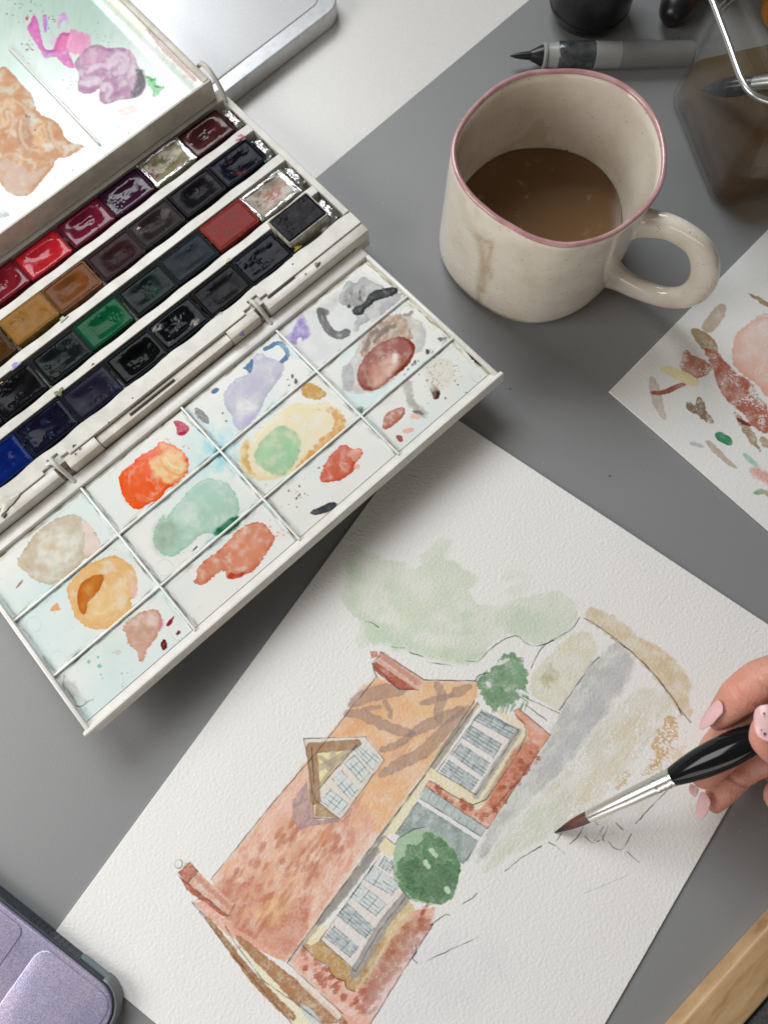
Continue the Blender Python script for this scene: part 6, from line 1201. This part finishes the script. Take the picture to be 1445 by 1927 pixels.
smo = tmp.modifiers.new("s", 'SMOOTH'); smo.factor = 0.5; smo.iterations = 4
dg = bpy.context.evaluated_depsgraph_get(); hm = bpy.data.meshes.new_from_object(tmp.evaluated_get(dg)); bpy.data.objects.remove(tmp); bpy.data.meshes.remove(me)
hc = np.empty(len(hm.vertices) * 3, np.float32); hm.vertices.foreach_get("co", hc); hc = hc.reshape(-1, 3); hn = np.empty(len(hm.vertices) * 3, np.float32); hm.vertices.foreach_get("normal", hn); hn = hn.reshape(-1, 3)
push = np.zeros(len(hc), np.float32)                               # skin folds across the knuckles
for key, spots in (('index', ((1404,1299,1381,1319,.060),(1409,1295,1386,1315,.0605),(1440,1276,1404,1299,.064))), ('middle', ((1364,1402,1344,1428,.036),(1368,1397,1348,1423,.0365))), ('ring', ((1384,1456,1361,1482,.021),(1388,1451,1365,1477,.021))), ('thumb', ((1472,1405,1450,1392,.074),))):
    for x, y, x2, y2, z in spots:
        p = at(x, y, z); t = unit(at(x2, y2, z - .005) - p); d = (hc - p) @ t; q = np.linalg.norm(hc - p, axis=1)
        wig = 0.0005 * fbm(hc[:, 0] * 300, hc[:, 1] * 300, 2, 4); push += 0.00065 * np.exp(-((d + wig) / 0.00045) ** 2) * (q < 0.0125) * np.clip(hn[:, 2] * 1.5, 0, 1)
push += 0.00012 * np.abs(fbm(hc[:, 0] * 900, hc[:, 1] * 900, 2, 14)) + 0.0004 * fbm(hc[:, 0] * 140, hc[:, 1] * 140, 2, 19)
hc -= hn * push[:, None]; hm.vertices.foreach_set("co", hc.ravel()); hm.update()
tips = np.zeros(len(hc), np.float32)
for x, y, z in ((1349,1356,.046),(1322,1462,.0285),(1345,1513,.013),(1437,1380,.079),(1404,1299,.060)): tips = np.maximum(tips, np.exp(-(np.linalg.norm(hc - at(x, y, z), axis=1) / 0.0075) ** 2))
ta_ = hm.attributes.new("flush", 'FLOAT', 'POINT'); ta_.data.foreach_set("value", tips)
fa = nd(skin, "ShaderNodeAttribute", attribute_name="flush"); fm = nd(skin, "ShaderNodeMix", data_type='RGBA'); fs = nd(skin, "ShaderNodeMath", operation='MULTIPLY'); fs.inputs[1].default_value = 0.45; lk(skin, fa.outputs["Fac"], fs.inputs[0]); lk(skin, fs.outputs[0], fm.inputs[0]); lk(skin, bsdf(skin).inputs["Base Color"].links[0].from_socket, fm.inputs[6]); fm.inputs[7].default_value = (0.62, 0.19, 0.15, 1); lk(skin, fm.outputs[2], bsdf(skin).inputs["Base Color"])
link("hand", hm, skin, person)
nailm = mat('nail_polish', (0.66, 0.36, 0.38), 0.28, 0, 0.45); nv_ = coords(nailm)
lk(nailm, ramp(nailm, noise(nailm, nv_, 130, 3), [(0.3, (0.66, 0.38, 0.39)), (0.7, (0.74, 0.48, 0.48))]), bsdf(nailm).inputs["Base Color"])
def nail(P_tip, P_base, up, wid, curve, label=None, point=0.55, arch=0.0006, oval=False):
    """curved plate from cuticle to free edge; up is the way it faces"""
    t = unit(P_tip - P_base); s = unit(np.cross(t, up)); n = np.cross(s, t); L_ = np.linalg.norm(P_tip - P_base); nu, nv2 = 22, 13; V = []
    for i in range(nu):
        f = i / (nu - 1); hw = wid / 2 * min(1, (f / 0.16) ** 0.5 if f < .16 else 1) * (1 - (1 - point) * sstep(0.55, 1.0, f)) * (1 if f < .93 else math.sqrt(max(0.02, 1 - ((f - .93) / .071) ** 2)))
        if oval: hw = wid / 2 * math.sqrt(max(0.01, 1 - abs(2 * f - 1) ** 3))
        for j in range(nv2):
            g_ = -1 + 2 * j / (nv2 - 1); a_ = g_ * hw / curve; V.append(P_base + t * L_ * f + s * curve * math.sin(a_) + n * (curve * (math.cos(a_) - 1) + arch * math.sin(math.pi * f)))
    i = np.arange(nu * nv2).reshape(nu, nv2); Q = np.stack([i[:-1, :-1], i[:-1, 1:], i[1:, 1:], i[1:, :-1]], -1).reshape(-1, 4)
    o = raw("fingernail", V, Q, nailm, person, label); so = o.modifiers.new("thick", 'SOLIDIFY'); so.thickness = 0.0005; so.offset = 0; return o
nail(at(1317, 1371, .0475), at(1357, 1322, .0585), np.array([-0.80, 0.25, 0.50]), 0.0056, 0.0044, None, 0.42)
nail(at(1314, 1541, .0135), at(1328, 1494, .0215), np.array([-0.86, -0.1, 0.42]), 0.0058, 0.0046, None, 0.5)
nail(at(1303, 1497, .0260), at(1306, 1478, .0285), np.array([-0.86, -0.35, 0.3]), 0.0042, 0.0042)
tn0 = nail(at(1446, 1326, .0875), at(1449, 1396, .0890), np.array([-0.25, -0.12, 0.96]), 0.0098, 0.0070, "pale pink thumbnail with brown paint flecks", 0.9, oval=True)
bm = bmesh.new()
for x, y, r in ((1437,1343,.00045),(1438,1381,.0005),(1432,1374,.0003)):
    bmesh.ops.create_uvsphere(bm, u_segments=10, v_segments=6, radius=r, matrix=Matrix.Translation(Vector(at(x, y, .0893))) @ Matrix.Diagonal((1, 1, .35, 1)))
from_bm("paint_fleck", bm, mat('dry_paint', (0.12, 0.05, 0.045), 0.5), tn0, None, True)
